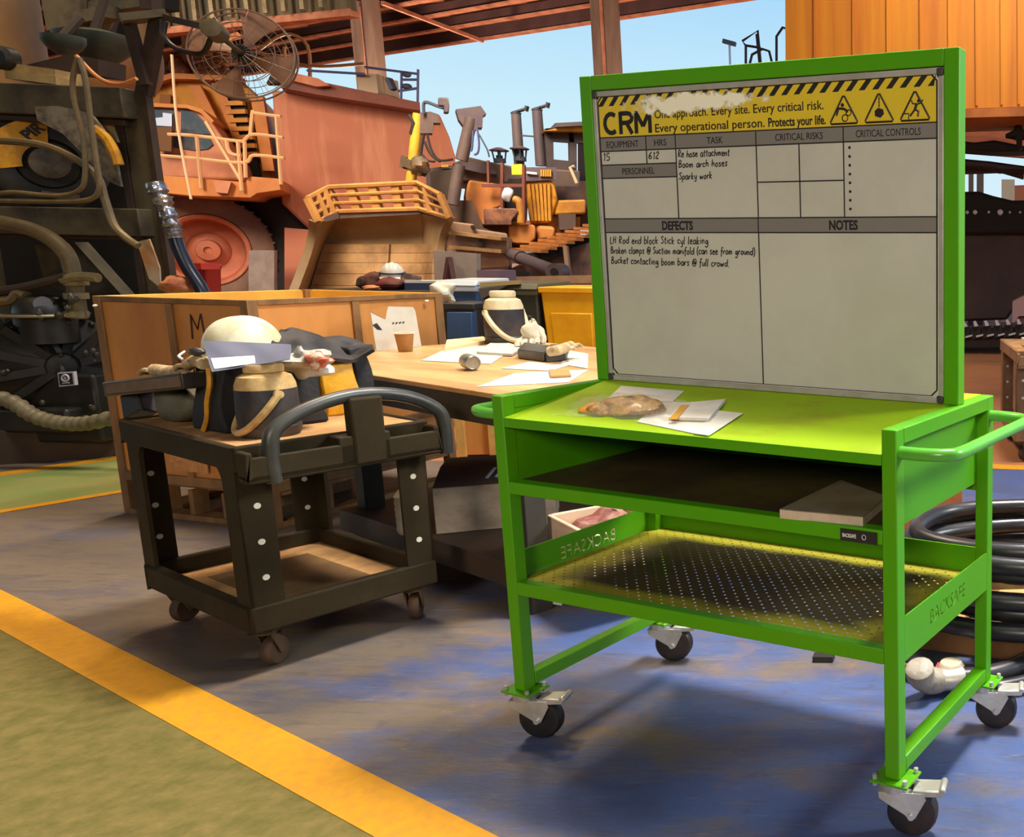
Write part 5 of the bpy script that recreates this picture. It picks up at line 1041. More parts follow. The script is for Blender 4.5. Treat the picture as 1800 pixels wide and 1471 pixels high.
# ================================================================== wall fan on an arm
fnc = at(428, 97, 6.5); mo = at(377, 54, 6.12); fN = (fnc - mo).normalized(); FR = .30
fq = fN.to_track_quat('Z', 'Y').to_matrix().to_4x4(); FM = T(*fnc) @ fq
fan = thing('industrial_fan', 'large round workshop fan in a wire guard reaching out from the dark bracket', 'fan', fnc)
M_wire = mat('dull wire guard', (140, 116, 100), .4, metal=.3); M_bld = mat('dusty fan blade', (140, 98, 72), .45, dirt=(164, 128, 106), amt=.6, scale=6)
b = MB()
for z_, rs in ((.075, [.05, .10, .15, .20, .25, .30, FR]), (-.075, [.10, .20, .30, FR])):
    for r_ in rs:
        zz = z_ * (1 - .55 * (r_ / FR) ** 3); b.tube([FM @ Vector((r_ * cos(k * pi / 24), r_ * sin(k * pi / 24), zz)) for k in range(48)], .0028 if r_ < FR else .006, 5, closed=True)
    for k in range(36 if z_ > 0 else 18):
        a = 2 * pi * k / (36 if z_ > 0 else 18); b.tube([FM @ Vector((r_ * cos(a), r_ * sin(a), z_ * (1 - .55 * (r_ / FR) ** 3))) for r_ in (.04, .15, .26, FR)], .0016, 4)
b.build('wire_guard', M_wire, fan, **W1)
for k in range(4):
    b = MB(); a0 = k * pi / 2 + .35
    def bl(i, j, a0=a0): 
        r_ = .05 + .255 * i; a = a0 + (j - .5) * (.40 + .40 * i); return FM @ Vector((r_ * cos(a), r_ * sin(a), .035 * (j - .5)))
    b.sheet(bl, 8, 6, .003); b.build('blade', M_bld, fan, **W1)
b = MB(); b.lathe([(.055, -.04), (.055, .03), (.04, .045), (0, .05)], 20, FM); b.build('hub', M_md, fan, **W1)
b = MB(); b.cyl(mo, fnc - fN * .05, .016, .016, 12); b.lathe([(.035, -.06), (.058, -.055), (.058, .06), (.035, .07)], 24, T(*mo) @ fq); b.build('motor', mat('grey olive motor', (92, 80, 54), .5, dirt=(50, 44, 34), amt=.7, scale=10), fan, **W1)
b = MB(); b.bar(at(286, 30, 6.25), mo - fN * .03, .04, .04); b.build('arm', M_dkst, fan, **W1)
b = MB(); b.tube(smoothpath(tr_tube([(284, 34, 6.2), (286, 60, 6.2), (305, 82, 6.2), (335, 93, 6.2), (358, 92, 6.2), (372, 64, 6.12)], 6.2), 6), .016, 8); b.build('power_cable', M_rub, fan, **W1)
# foil wrapped hose and black hose standing behind the crate
t = thing('hydraulic_hose', 'black hose with a silver wrapped upper end standing behind the crate', 'hose', at(340, 520, 6.0))
hp = smoothpath(tr_tube([(272, 322), (284, 350), (298, 385), (306, 410), (314, 436), (330, 470), (356, 512), (362, 540)], 6.0), 8); n1 = int(len(hp) * .50)
rw = random.Random(5); b = MB(); b.tube(hp[:n1], [.045 + rw.uniform(-.010, .012) for _ in range(n1)], 12); b.build('foil_wrap', mat('crinkled silver foil', (190, 190, 196), .22, metal=.85, dirt=(90, 92, 104), amt=.6, scale=30, bump=.5, bscale=40), t, **W1)
b = MB(); b.tube(hp[n1 - 1:], .038, 12); b.build('rubber_hose', mat('black blue rubber', (34, 36, 50), .3), t, **W1)
t = thing('red_jack', 'small bright red jack behind the crate in front of the truck tyre', 'jack', at(354, 490, 7.5)); b = MB(); b.slab([at(u, v, 7.5) for u, v in ((340, 466), (366, 466), (362, 475), (368, 730), (342, 730), (346, 476))], (0, .15, 0)); b.build('jack_body', mat('bright red paint', (206, 62, 50), .5), t, **W1, bevel=.01)
b = MB(); b.bar(at(338, 468, 7.5), at(370, 468, 7.5), .18, .05); b.build('jack_head', MATS['bright red paint'], t, **W1)
lump('orange_glove_heap', 'orange brown rag heap behind the left back rim of the crate', 'rag', at(312, 502, 6.0), (.10, .08, .06), mat('orange brown rag', (196, 126, 74), .7, dirt=(150, 60, 50), amt=.7, scale=9, lo=.5), 14)
# ================================================================== haul truck far behind
M_or = mat('dusty orange truck paint', (206, 132, 66), .6, dirt=(176, 100, 56), amt=.8, scale=.9, lo=.38, hi=.68)
M_or2 = mat('yellow orange truck paint', (206, 140, 52), .6, dirt=(160, 96, 44), amt=.8, scale=1.1)
M_pk = mat('pinkish dust on cab', (198, 130, 96), .65, dirt=(180, 110, 74), amt=.7, scale=1.3)
M_rust = mat('rusty dump body', (182, 108, 78), .75, dirt=(206, 140, 104), amt=.9, scale=1.3, stretch=(1.6, 1.6, .22), lo=.46, hi=.68, bump=.1, bscale=2)
M_rdk = mat('dark rusty red', (128, 68, 50), .7, dirt=(96, 52, 42), amt=.7, scale=1)
M_sh = mat('even near black', (34, 26, 22), .8)  # one even near-black for underbody, recesses, hoses and pins
M_win = mat('dark cab glass', (62, 72, 78), .15, dirt=(120, 106, 96), amt=.5, scale=1.5)
M_rail = mat('pale handrail paint', (222, 168, 116), .6)
M_tyre = mat('dusty giant tyre', (112, 84, 70), .8, dirt=(140, 104, 84), amt=.7, scale=1.2)
YT = 26.0
ht = thing('haul_truck', 'huge dusty orange mining haul truck parked behind the crate and dozer', 'truck', on(380, 500))
SKEW = -.62   # both machines stand turned, so their depth runs back and to the left
def P(bb, px, Y, dep): bb.slab([at(p[0], p[1], Y) for p in px], (SKEW * dep, dep, 0)); return bb
def tpart(name, px, Y, dep, m, bevel=0, par=None): return P(MB(), px, Y, dep).build(name, m, par or ht, world=True, bevel=bevel)
tpart('engine_house', [(225, 205), (258, 138), (300, 128), (420, 136), (452, 170), (478, 260), (484, 345), (225, 330)], YT + 1.2, 5.0, M_or2, .06)
tpart('deck_edge', [(236, 148), (300, 128), (425, 134), (425, 142), (300, 138), (238, 158)], YT + .8, .6, M_or)
tpart('upper_equipment', [(258, 126), (262, 100), (300, 96), (330, 92), (372, 100), (400, 118), (400, 134), (258, 140)], YT + 2.2, 2.5, M_or)
b = MB()
for k in range(16):
    rr = random.Random(k); p = at(262 + 9.5 * k, rr.uniform(92, 130), YT + 2.0); r_ = rr.uniform(.08, .22); b.blob(p, (r_, r_, r_ * rr.uniform(.7, 1.4)), .1, k, 10, 6)
b.build('pipework', mat('orange brown pipework', (172, 104, 62), .6, dirt=(228, 180, 136), amt=.6, scale=6, lo=.52), ht, world=True)
tpart('slanted_beam', [(298, -12), (356, -12), (418, 56), (380, 66), (330, 40)], YT + 3.2, .8, M_or)
tpart('beam_foot', [(318, 58), (362, 56), (388, 96), (320, 88)], YT + 3.0, .8, mat('bright orange bracket', (230, 150, 54), .6, dirt=(110, 64, 36), amt=.7, scale=1.6))
tpart('name_plate', [(281, 166), (300, 166), (299, 182), (280, 182)], YT + 1.05, .1, mat('brown recessed plate', (150, 96, 44), .6), 0)
for px in ([(330, 150), (352, 150), (412, 268), (398, 262), (352, 186)], [(372, 146), (392, 148), (428, 260), (412, 250)], [(440, 170), (462, 168), (482, 300), (462, 300)]): tpart('body_rib', px, YT + .8, .4, M_or)
lv = tpart('louvre_bay', [(392, 172), (428, 168), (456, 300), (462, 330), (430, 326)], YT + .9, .3, M_sh)
b = MB()
for k in range(7): v = 182 + 15 * k; u = 396 + 4.2 * k; b.bar(at(u, v, YT + .8), at(u + 33, v - 1, YT + .8), .1, .12)
b.build('louvre_blade', M_or2, lv, world=True)
# cab
tpart('cab', [(258, 182), (330, 188), (354, 196), (372, 214), (420, 284), (432, 318), (258, 312)], YT - .6, 3.2, M_pk, .08)
tpart('cab_roof', [(256, 180), (330, 184), (356, 192), (376, 212), (372, 216), (352, 198), (328, 190), (256, 187)], YT - .8, 3.0, M_or)
tpart('window', [(262, 192), (306, 194), (306, 234), (262, 234)], YT - .65, .2, M_win)
tpart('window', [(318, 192), (342, 198), (358, 214), (370, 236), (318, 234)], YT - .65, .2, M_win)
tpart('lower_window', [(302, 240), (366, 240), (374, 254), (364, 262), (340, 264), (302, 258)], YT - .65, .2, M_win)
tpart('painted_reflection', [(264, 208), (286, 206), (286, 198), (302, 200), (302, 222), (264, 220)], YT - .7, .04, mat('painted sky reflection', (206, 216, 238), .1))  # flat pale shape painted as the sky's reflection in the window
tpart('mirror', [(272, 224), (302, 222), (301, 266), (272, 264)], YT - 1.0, .2, mat('brown mirror back', (112, 74, 40), .5))
tpart('door_line', [(268, 268), (352, 276), (352, 278), (268, 270)], YT - .64, .06, M_or)
# fender deck, rails
tpart('fender_deck', [(258, 306), (430, 320), (440, 310), (490, 314), (494, 334), (452, 340), (440, 348), (330, 344), (258, 336)], YT - 1.6, 3.0, M_or, .02)
tpart('step_box', [(376, 318), (406, 320), (400, 340), (380, 338)], YT - 1.75, .3, M_pk)
def rails(lines, Y, r, name='handrail', m=M_rail):
    bb = MB()
    for ln_ in lines: bb.tube(smoothpath([at(u, v, Y) for u, v in ln_], 4), r, 6)
    bb.build(name, m, ht, world=True)
rails([[(296, 236), (340, 238), (420, 248), (430, 246), (446, 236), (498, 242)], [(266, 272), (340, 278), (428, 286), (446, 273), (500, 278)], [(346, 240), (354, 330)], [(418, 246), (425, 335)], [(430, 248), (432, 312)], [(440, 238), (444, 198), (446, 197)], [(444, 198), (494, 205)], [(486, 205), (494, 324)], [(362, 214), (424, 318)], [(398, 246), (404, 268), (424, 274)]], YT - 1.7, .045)
rails([[(302, 96), (312, 220), (336, 350)]], YT - 2.2, .03, 'white_whip_pole', mat('pale whip pole', (228, 190, 150), .6))
rails([[(370, 110), (450, 112), (545, 150)], [(450, 92), (500, 60), (540, 80), (545, 150)], [(450, 92), (545, 116), (640, 112)], [(480, 108), (545, 118)], [(500, 82), (500, 110)]], YT + 3, .05)
# wheel
wc_ = at(366, 440, YT); RW = 1.52; MW = T(*wc_) @ Rz(.62) @ Rx(pi / 2)
wh = MB(); wh.lathe([(.98, -.9), (1.40, -.88), (1.49, -.7), (RW, -.5), (RW, .32), (1.49, .45), (1.38, .52), (1.15, .52), (1.0, .46), (.97, .30)], 72, MW, cap=False)
for k in range(40): a = 2 * pi * k / 40; wh.bar(MW @ Vector((RW * 1.0 * cos(a), RW * sin(a), .28)), MW @ Vector((RW * .985 * cos(a), RW * .985 * sin(a), .46)), .09, .05)
wo = wh.build('front_tyre', M_tyre, ht, world=True)
M_rim = mat('dusty orange rim', (196, 110, 74), .6, dirt=(160, 84, 58), amt=.7, scale=1.4)
wh = MB(); wh.lathe([(.98, .46), (.95, .48), (.90, .46), (.86, .42), (.84, .10), (.80, -.16), (.50, -.22), (.44, -.14), (.30, -.10), (.27, .06), (.10, .08), (.08, .02), (0, .02)], 60, MW, cap=False); wh.build('rim', M_rim, wo, world=True)
# dump body
tpart('dump_body', [(478, 158), (555, 164), (730, 196), (772, 199), (790, 240), (800, 274), (806, 420), (560, 420), (496, 358), (484, 250)], YT + .2, 3.0, M_rust, .08)
tpart('canopy_edge', [(478, 122), (500, 124), (556, 142), (738, 180), (738, 194), (556, 166), (494, 154), (486, 140)], YT - .6, 3.0, M_rdk)
tpart('canopy_top', [(482, 120), (560, 138), (580, 150), (556, 152), (492, 136)], YT - .8, 3.5, M_rust)
tpart('dark_gusset', [(468, 146), (478, 126), (490, 146)], YT - .7, .4, M_sh)
tpart('chassis', [(392, 338), (500, 334), (500, 360), (560, 380), (560, 520), (452, 520), (462, 430), (392, 380)], YT + .6, 2.0, M_sh)
tpart('pink_mudflap', [(500, 400), (548, 404), (534, 520), (500, 520)], YT - .2, .3, mat('pink mudflap', (186, 112, 84), .8))
tpart('grey_cylinder', [(437, 440), (482, 440), (482, 520), (437, 520)], YT - 1.5, .5, mat('pale grey plate', (150, 134, 124), .6, dirt=(120, 100, 90), amt=.6, scale=2))
# rear platform clutter on top of the dump body
b = MB(); b.bar(at(640, 150, YT), at(674, 150, YT), .5, .5); b.box(0, 0, 0, .55, .6, .45, T(*at(642, 165, YT))); b.build('filter_box', mat('pale filter box', (180, 150, 118), .6), ht, world=True)
M_blr = mat('bluish thin rail', (84, 84, 128), .6)
rails([[(642, 118), (735, 130)], [(735, 122), (734, 194)], [(706, 128), (705, 175)], [(700, 160), (735, 155)], [(540, 124), (640, 130)], [(705, 140), (734, 140)]], YT - .4, .035, 'thin_rail', M_blr)
for v_, r_ in ((131, .11), (152, .14)): MB().blob(at(715, v_, YT - .4), (r_, .1, .08), 0, 1, 10, 6).build('work_light', M_dk, ht, world=True)
MB().bar(at(683, 138, YT - .4), at(692, 158, YT - .4), .2, .1).build('rear_lamp', M_dk, ht, world=True)
# ================================================================== bulldozer in front of the truck
YD = 17.0
dz = thing('bulldozer', 'dusty yellow bulldozer with a wide curved blade facing the crate', 'bulldozer', on(860, 520))
def dpart(name, px, Y, dep, m, bevel=0, par=None): return P(MB(), px, Y, dep).build(name, m, par or dz, world=True, bevel=bevel)
M_blade = mat('dusty bare blade steel', (150, 122, 84), .55, dirt=(116, 90, 60), amt=.8, scale=1.2, lo=.38, hi=.68)
M_ylw = mat('dozer yellow paint', (206, 146, 44), .55, dirt=(160, 96, 48), amt=.8, scale=1.6)
M_ydz = mat('dusty dozer orange', (206, 132, 64), .6, dirt=(168, 98, 54), amt=.8, scale=1.8)
M_gryb = mat('grey brown dozer steel', (100, 80, 72), .6, dirt=(76, 58, 54), amt=.7, scale=2)
M_cyl = mat('dusty mauve steel', (86, 74, 80), .5, dirt=(108, 90, 82), amt=.6, scale=2.4)
# columns of the blade: (top px, bottom px, forward shift)
colT = [(556, 392, -.9), (596, 383, 0), (668, 379, 0), (740, 376, 0), (789, 386, -.7)]
colM = [(546, 450, -.75), (566, 440, .25), (650, 440, .3), (744, 440, .3), (768, 440, -.4)]
colB = [(500, 566, -1.3), (528, 566, -.45), (640, 566, -.4), (750, 566, -.4), (764, 566, -1.0)]
def bladept(i, j):
    a = i * 4; k = min(int(a), 3); f = a - k
    def L(C): return tuple(C[k][q] * (1 - f) + C[k + 1][q] * f for q in range(3))
    A_, B_, C_ = L(colT), L(colM), L(colB); w0, w1, w2 = (1 - j) ** 2, 2 * j * (1 - j), j * j
    q = [A_[n] * w0 + (2 * B_[n] - .5 * A_[n] - .5 * C_[n]) * w1 + C_[n] * w2 for n in range(3)]
    return at(q[0], q[1], YD + q[2])
b = MB(); b.sheet(bladept, 24, 16, -.12); bl_ = b.build('blade', M_blade, dz, world=True)
M_wear = mat('pale wear plate', (170, 130, 84), .6, dirt=(128, 94, 60), amt=.8, scale=2.5)
for rI in range(6):
    j0 = .44 + rI * .085; 
    for (i0, i1) in ((.02, .235), (.265, .60), (.61, .985)):
        b = MB(); b.sheet(lambda i, j: bladept(i0 + (i1 - i0) * i, j0 + .0815 * j) + Vector((0, -.07, 0)), 6, 2, -.05); b.build('wear_plate', M_wear, bl_, world=True)
b = MB(); P(b, [(596, 384), (742, 376), (739, 366), (594, 372)], YD - .05, .15); P(b, [(556, 394), (596, 384), (594, 372), (560, 386)], YD - .7, .15); b.build('blade_lip', M_gryb, bl_, world=True)
# spill guard
M_grd = mat('dusty guard bars', (190, 134, 68), .6, dirt=(150, 98, 52), amt=.7, scale=2)
g = MB(); TL, TR_, BL, BR = (578, 329), (733, 321), (594, 372), (737, 367)
LTL, LBL = (540, 349), (560, 390); RTR, RBR = (774, 342), (791, 383)
Yc, Ys = YD - .05, YD - .85
lp = lambda a, c, f: (a[0] + (c[0] - a[0]) * f, a[1] + (c[1] - a[1]) * f)
for f in (0, .33, .66, 1):
    g.tube([at(*lp(LTL, LBL, f), Ys), at(*lp(TL, BL, f), Yc), at(*lp(TR_, BR, f), Yc), at(*lp(RTR, RBR, f), Ys)], .045 if f in (0, 1) else .032, 6)
for f in (0, .25, .5, .76, 1): g.bar(at(*lp(TL, TR_, f), Yc + .05), at(*lp(BL, BR, f), Yc + .05), .14 if 0 < f < 1 else .10, .10)
for f in (0, .4, .75): g.bar(at(*lp(LTL, TL, f), Ys + (Yc - Ys) * f), at(*lp(LBL, BL, f), Ys + (Yc - Ys) * f), .10, .08)
for f in (.4, 1): g.bar(at(*lp(TR_, RTR, f), Yc + (Ys - Yc) * f), at(*lp(BR, RBR, f), Yc + (Ys - Yc) * f), .10, .08)
g.build('spill_guard', M_grd, dz, world=True)
dpart('inner_frame', [(772, 352), (830, 352), (850, 400), (900, 420), (900, 570), (766, 570)], YD + .5, .8, mat('dark brown inner frame', (92, 66, 48), .7, dirt=(64, 46, 38), amt=.7, scale=2))
# push arm
dpart('end_plate', [(786, 388), (834, 394), (834, 402), (892, 410), (897, 470), (838, 474), (836, 450), (784, 450)], YD - .3, .35, mat('dusty end plate', (166, 132, 104), .6, dirt=(132, 100, 80), amt=.7, scale=1.6), .03)
b = MB(); b.bar(at(795, 409, YD - .4), at(886, 420, YD - .4), .2, .06); b.bar(at(795, 434, YD - .4), at(886, 442, YD - .4), .2, .06); b.build('plate_ribs', M_wear, dz, world=True)
b = MB(); b.cyl(at(844, 427, YD - .45), at(844, 427, YD - .2), .06, None, 14); b.cyl(at(831, 399, YD - .45), at(831, 399, YD - .2), .035, None, 12); b.build('pin', M_sh, dz, world=True)
b = MB(); b.cyl(at(892, 444, YD - .2), at(980, 478, YD - .9), .10, .11, 18); b.cyl(at(911, 450, YD - .35), at(916, 453, YD - .4), .125, None, 18); ey = at(980, 478, YD - .9); b.cyl(ey + Vector((.02, -.16, 0)), ey + Vector((0, .16, 0)), .15, None, 20); b.build('tilt_cylinder', M_cyl, dz, world=True)
b = MB(); b.cyl(ey + Vector((.02, -.17, 0)), ey + Vector((.02, -.16, 0)), .07, None, 14); b.build('eye_pin', M_sh, dz, world=True)
# lift cylinders
b = MB(); b.cyl(at(735, 200, YD + .3), at(722, 322, YD + .2), .085, None, 16); b.build('lift_cylinder', mat('bright dozer yellow', (206, 158, 40), .5, dirt=(180, 122, 40), amt=.6, scale=2), dz, world=True)
b = MB(); b.bar(at(712, 285, YD + .2), at(748, 296, YD + .2), .2, .16); b.blob(at(738, 292, YD + .1), (.17, .14, .17), .2, 5, 14, 8); b.bar(at(713, 275, YD + .2), at(709, 296, YD + .2), .1, .1); b.build('trunnion', mat('dark oily trunnion', (84, 66, 48), .6, dirt=(130, 96, 48), amt=.6, scale=5), dz, world=True)
dpart('cylinder_head', [(738, 198), (756, 196), (768, 200), (774, 216), (762, 216), (760, 234), (736, 234)], YD + .25, .3, M_gryb)
b = MB(); b.tube([at(719, 202, YD + .2), at(727, 216, YD + .2), at(722, 236, YD + .2)], .03, 6); b.build('side_bracket', M_sh, dz, world=True)
b = MB(); b.cyl(at(829, 208, YD + .4), at(811, 282, YD + .3), .105, None, 16); b.cyl(at(807, 290, YD + .3), at(796, 360, YD + .2), .10, None, 16); b.build('lift_cylinder', M_gryb, dz, world=True)
dpart('cylinder_head', [(801, 192), (816, 190), (845, 186), (855, 200), (849, 203), (848, 224), (840, 224), (830, 234), (814, 220), (806, 209)], YD + .35, .35, M_cyl)
def cable(px, Y, r=.022, m=M_sh, name='cylinder_hose'): b = MB(); b.tube(smoothpath([at(u, v, Y) for u, v in px], 6), r, 6); b.build(name, m, dz, world=True)
cable([(745, 236), (741, 262), (740, 276)], YD + .15); cable([(751, 236), (758, 262), (772, 281), (796, 280)], YD + .15); cable([(746, 248), (754, 266), (764, 278), (774, 284)], YD + .15); cable([(742, 272), (752, 282), (764, 284)], YD + .15)
cable([(832, 230), (830, 258), (828, 266)], YD + .3, .02, M_blr); cable([(839, 226), (842, 252), (840, 268), (834, 272)], YD + .3, .02, M_blr); cable([(842, 236), (856, 262), (860, 276)], YD + .3, .014, M_dk)
cable([(745, 200), (745, 182), (752, 180), (768, 186), (780, 190)], YD + .2, .03, M_dk, 'lamp_arm'); dpart('aux_lamp', [(770, 171), (788, 171), (790, 186), (789, 198), (780, 198), (780, 186), (770, 186)], YD + .15, .2, M_cyl, .02)
# body
dpart('radiator_guard', [(748, 296), (798, 290), (804, 300), (800, 360), (752, 356)], YD + .9, 1.2, M_gryb, .05)
dpart('grille', [(756, 302), (796, 298), (796, 350), (758, 350)], YD + .82, .1, mat('dark grille', (78, 62, 50), .6), .02)
dpart('hood', [(796, 286), (826, 276), (850, 282), (900, 292), (1020, 300), (1020, 330), (900, 330), (822, 318), (800, 318)], YD + 1.2, 2.2, M_gryb, .03)
dpart('hood_pipe', [(812, 278), (844, 292), (872, 300), (872, 306), (846, 304), (812, 296)], YD + 1.0, .3, M_cyl)
dpart('name_plate', [(776, 290), (788, 289), (788, 293), (776, 294)], YD + .78, .06, mat('gold plate', (222, 176, 80), .5))
dpart('engine_panel', [(824, 316), (884, 324), (884, 362), (868, 368), (856, 398), (828, 396), (820, 340)], YD + .7, 1.5, M_ydz, .04)
dpart('lower_body', [(838, 395), (1020, 380), (1020, 440), (900, 440), (892, 410), (838, 402)], YD + 1.0, 2.0, M_ydz)
dpart('fuel_box', [(893, 396), (936, 394), (942, 398), (942, 420), (930, 430), (895, 428)], YD + .6, .5, M_ydz, .04); dpart('step_box', [(944, 396), (976, 398), (976, 420), (944, 424)], YD + .7, .5, M_ydz, .06)
dpart('step_plate', [(852, 366), (906, 366), (912, 372), (900, 386), (900, 396), (854, 396), (852, 382)], YD + .4, .5, mat('dark step', (96, 64, 52), .6, dirt=(170, 110, 76), amt=.7, scale=4), .02)
dpart('dark_interior', [(884, 320), (930, 310), (926, 396), (890, 396)], YD + 1.15, .3, M_sh)
b = MB(); b.tube(smoothpath([at(u, v, YD + .5) for u, v in ((904, 350), (912, 354), (915, 368), (916, 392))], 5), .07, 10); b.build('bent_yellow_pipe', M_ylw, dz, world=True)
lump_m = mat('white rag cloth', (226, 226, 232), .6)
b = MB(); b.blob(at(892, 340, YD + .5), (.10, .06, .13), .25, 4, 16, 10); b.build('white_cloth', lump_m, dz, world=True)
dpart('mesh_door', [(922, 320), (962, 316), (974, 318), (981, 350), (968, 392), (934, 394), (926, 340)], YD + .8, .25, mat('yellow mesh door', (216, 146, 30), .6, dirt=(150, 88, 34), amt=.9, scale=6, lo=.42, hi=.62, bump=.6, bscale=30), .05)
b = MB()
for k in range(6): b.bar(at(930 + 7 * k, 324, YD + .76), at(937 + 6 * k, 388, YD + .76), .05, .04)
b.build('door_bars', M_ylw, dz, world=True)
dpart('name_panel', [(922, 294), (978, 294), (978, 316), (922, 318)], YD + .75, .1, mat('mauve grey panel', (104, 88, 96), .5))
b = MB(); P(b, [(926, 301), (944, 303), (944, 307), (926, 305)], YD + .70, .04); b.build('white_mark', mat('white print', (225, 225, 220), .5), dz, world=True)
b = MB()
for k in range(5): P(b, [(950 + 4 * k, 298), (953 + 4 * k, 298), (953 + 4 * k, 310), (950 + 4 * k, 310)], YD + .70, .04)
b.build('orange_marks', mat('orange print', (226, 158, 60), .5), dz, world=True)
dpart('yellow_placard', [(899, 289), (918, 288), (919, 307), (900, 307)], YD + .72, .05, mat('yellow placard', (232, 206, 60), .5)); dpart('dark_strip', [(894, 314), (920, 314), (920, 324), (894, 324)], YD + .7, .1, M_sh)
b = MB(); b.bar(at(848, 326, YD + .5), at(921, 326, YD + .5), .06, .06); b.bar(at(858, 282, YD + .5), at(859, 322, YD + .5), .04, .04); b.bar(at(883, 286, YD + .5), at(883, 372, YD + .5), .05, .05); b.bar(at(921, 290, YD + .5), at(921, 392, YD + .5), .05, .05); b.build('grab_rail', M_rdk, dz, world=True)
def stack(u0, v0, u1, v1, r):
    b = MB(); b.cyl(at(u0, v0, YD + 1.6), at(u1, v1, YD + 1.6), r, r * 1.08, 18); s_ = b.build('exhaust_stack', M_cyl, dz, world=True)
    b = MB(); q = at(u0, v0, YD + 1.6); b.cyl(q, q + Vector((0, 0, .02)), r * 1.1, None, 18); b.bar(q + Vector((-.05, 0, .02)), q + Vector((.22, 0, .10)), .12, .03); b.bar(q + Vector((.20, 0, .05)), q + Vector((.23, 0, .15)), .1, .04); b.build('rain_cap', M_dk, s_, world=True)
stack(907, 200, 913, 292, .088); stack(944, 194, 951, 292, .092)
b = MB(); b.bar(at(914, 238, YD + 1.6), at(940, 240, YD + 1.6), .03); b.build('stack_tie', M_dk, dz, world=True)
for u, v in ((877, 264), (913, 261)):
    q = at(u, v, YD + 1.45); b = MB(); b.lathe([(.17, -.02), (.175, 0), (.05, .05), (0, .055)], 24, T(*q)); pc_ = b.build('precleaner_cap', M_cyl, dz, world=True)
    b = MB(); b.lathe([(.11, -.24), (.11, -.16), (.06, -.16), (.06, -.10), (.03, -.10), (.03, 0)], 18, T(*q))
    for k in range(6): a = k * pi / 3; b.bar(q + Vector((.11 * cos(a), .11 * sin(a), -.18)), q + Vector((.14 * cos(a), .14 * sin(a), -.01)), .018)
    b.build('precleaner_cage', M_dk, pc_, world=True)
# cab
cabm = mat('dark cab steel', (74, 60, 58), .6, dirt=(48, 40, 44), amt=.6, scale=2)
b = MB()
for px in ([(958, 226), (972, 224), (974, 300), (962, 300)], [(1000, 230), (1014, 230), (1014, 320), (1002, 320)], [(958, 226), (1030, 226), (1030, 252), (974, 248)], [(972, 280), (1014, 284), (1014, 330), (975, 330)]): P(b, px, YD + 1.3, .15)
P(b, [(1030, 230), (1060, 230), (1060, 330), (1030, 330)], YD + 1.6, 1.0); b.build('cab_frame', cabm, dz, world=True)
dpart('cab_roof', [(955, 230), (976, 226), (976, 216), (1060, 212), (1060, 232), (1006, 231)], YD + 1.1, 1.6, M_ylw, .03)
dpart('cab_roof_cover', [(976, 216), (1060, 212), (1060, 219), (976, 223)], YD + 1.0, 1.5, M_cyl)
dpart('rear_body', [(974, 318), (1040, 318), (1040, 400), (980, 396)], YD + 1.2, 1.4, mat('dark mauve brown', (62, 48, 50), .6, dirt=(104, 72, 54), amt=.6, scale=3))
dpart('yellow_step', [(976, 352), (1030, 350), (1030, 376), (972, 378)], YD + .85, .6, M_ylw, .04); dpart('grey_box', [(982, 376), (1012, 376), (1012, 402), (984, 404)], YD + .8, .5, M_gryb)
b = MB(); b.tube([at(1010, 292, YD + .9), at(1002, 294, YD + .9), at(1014, 322, YD + .9)], .03, 6); b.build('cream_handrail', mat('cream rail', (230, 206, 164), .5), dz, world=True)
# track
tk_ = MB(); grs = MB()
tp0, tp1 = (915, 440), (1040, 398)
for k in range(9):
    f = k / 8; u = tp0[0] + (tp1[0] - tp0[0]) * f; v = tp0[1] + (tp1[1] - tp0[1]) * f
    a0_, a1_ = at(u, v + 6, YD - .3 + .6 * f), at(u + 40, v + 12, YD - .9 + .6 * f)
    grs.bar(at(u - 10, v - 2, YD + .2 + .6 * f), at(u + 42, v + 2, YD - .5 + .6 * f), .14, .05)
    tk_.bar(at(u + 16, v + 14, YD - .35 + .6 * f), at(u + 40, v + 10, YD - .2 + .6 * f), .2, .18)
grs.build('track_shoes', mat('bright worn track shoes', (198, 132, 70), .5, dirt=(150, 92, 50), amt=.7, scale=4), dz, world=True)
tk_.build('track_links', M_sh, dz, world=True)
dpart('track_side', [(900, 474), (940, 455), (1040, 425), (1040, 520), (880, 520), (882, 480)], YD - .1, .6, mat('dark track side', (66, 52, 50), .7, dirt=(120, 86, 76), amt=.7, scale=3))
b = MB(); b.bar(at(994, 432, YD - .6), at(1000, 486, YD - .6), .07); b.build('cream_strut', mat('pale strut', (180, 140, 112), .6), dz, world=True)
lump('rubber_heap', 'dark heap of rubber on the ground below the dozer cylinder', 'heap', on(905, 604, .0) + Vector((0, 0, .54)), (.5, .36, .56), M_sh, 6)
t = thing('brown_beam', 'long dusty beam lying on the ground behind the yellow bin', 'beam', at(960, 497, 12)); b = MB(); b.bar(at(846, 494, 12.2), at(1060, 490, 11.8), .3, .10); b.build('beam_body', mat('dusty mauve beam', (176, 140, 124), .7, dirt=(206, 176, 120), amt=.6, scale=4), t, world=True)
SKEW = 0.0
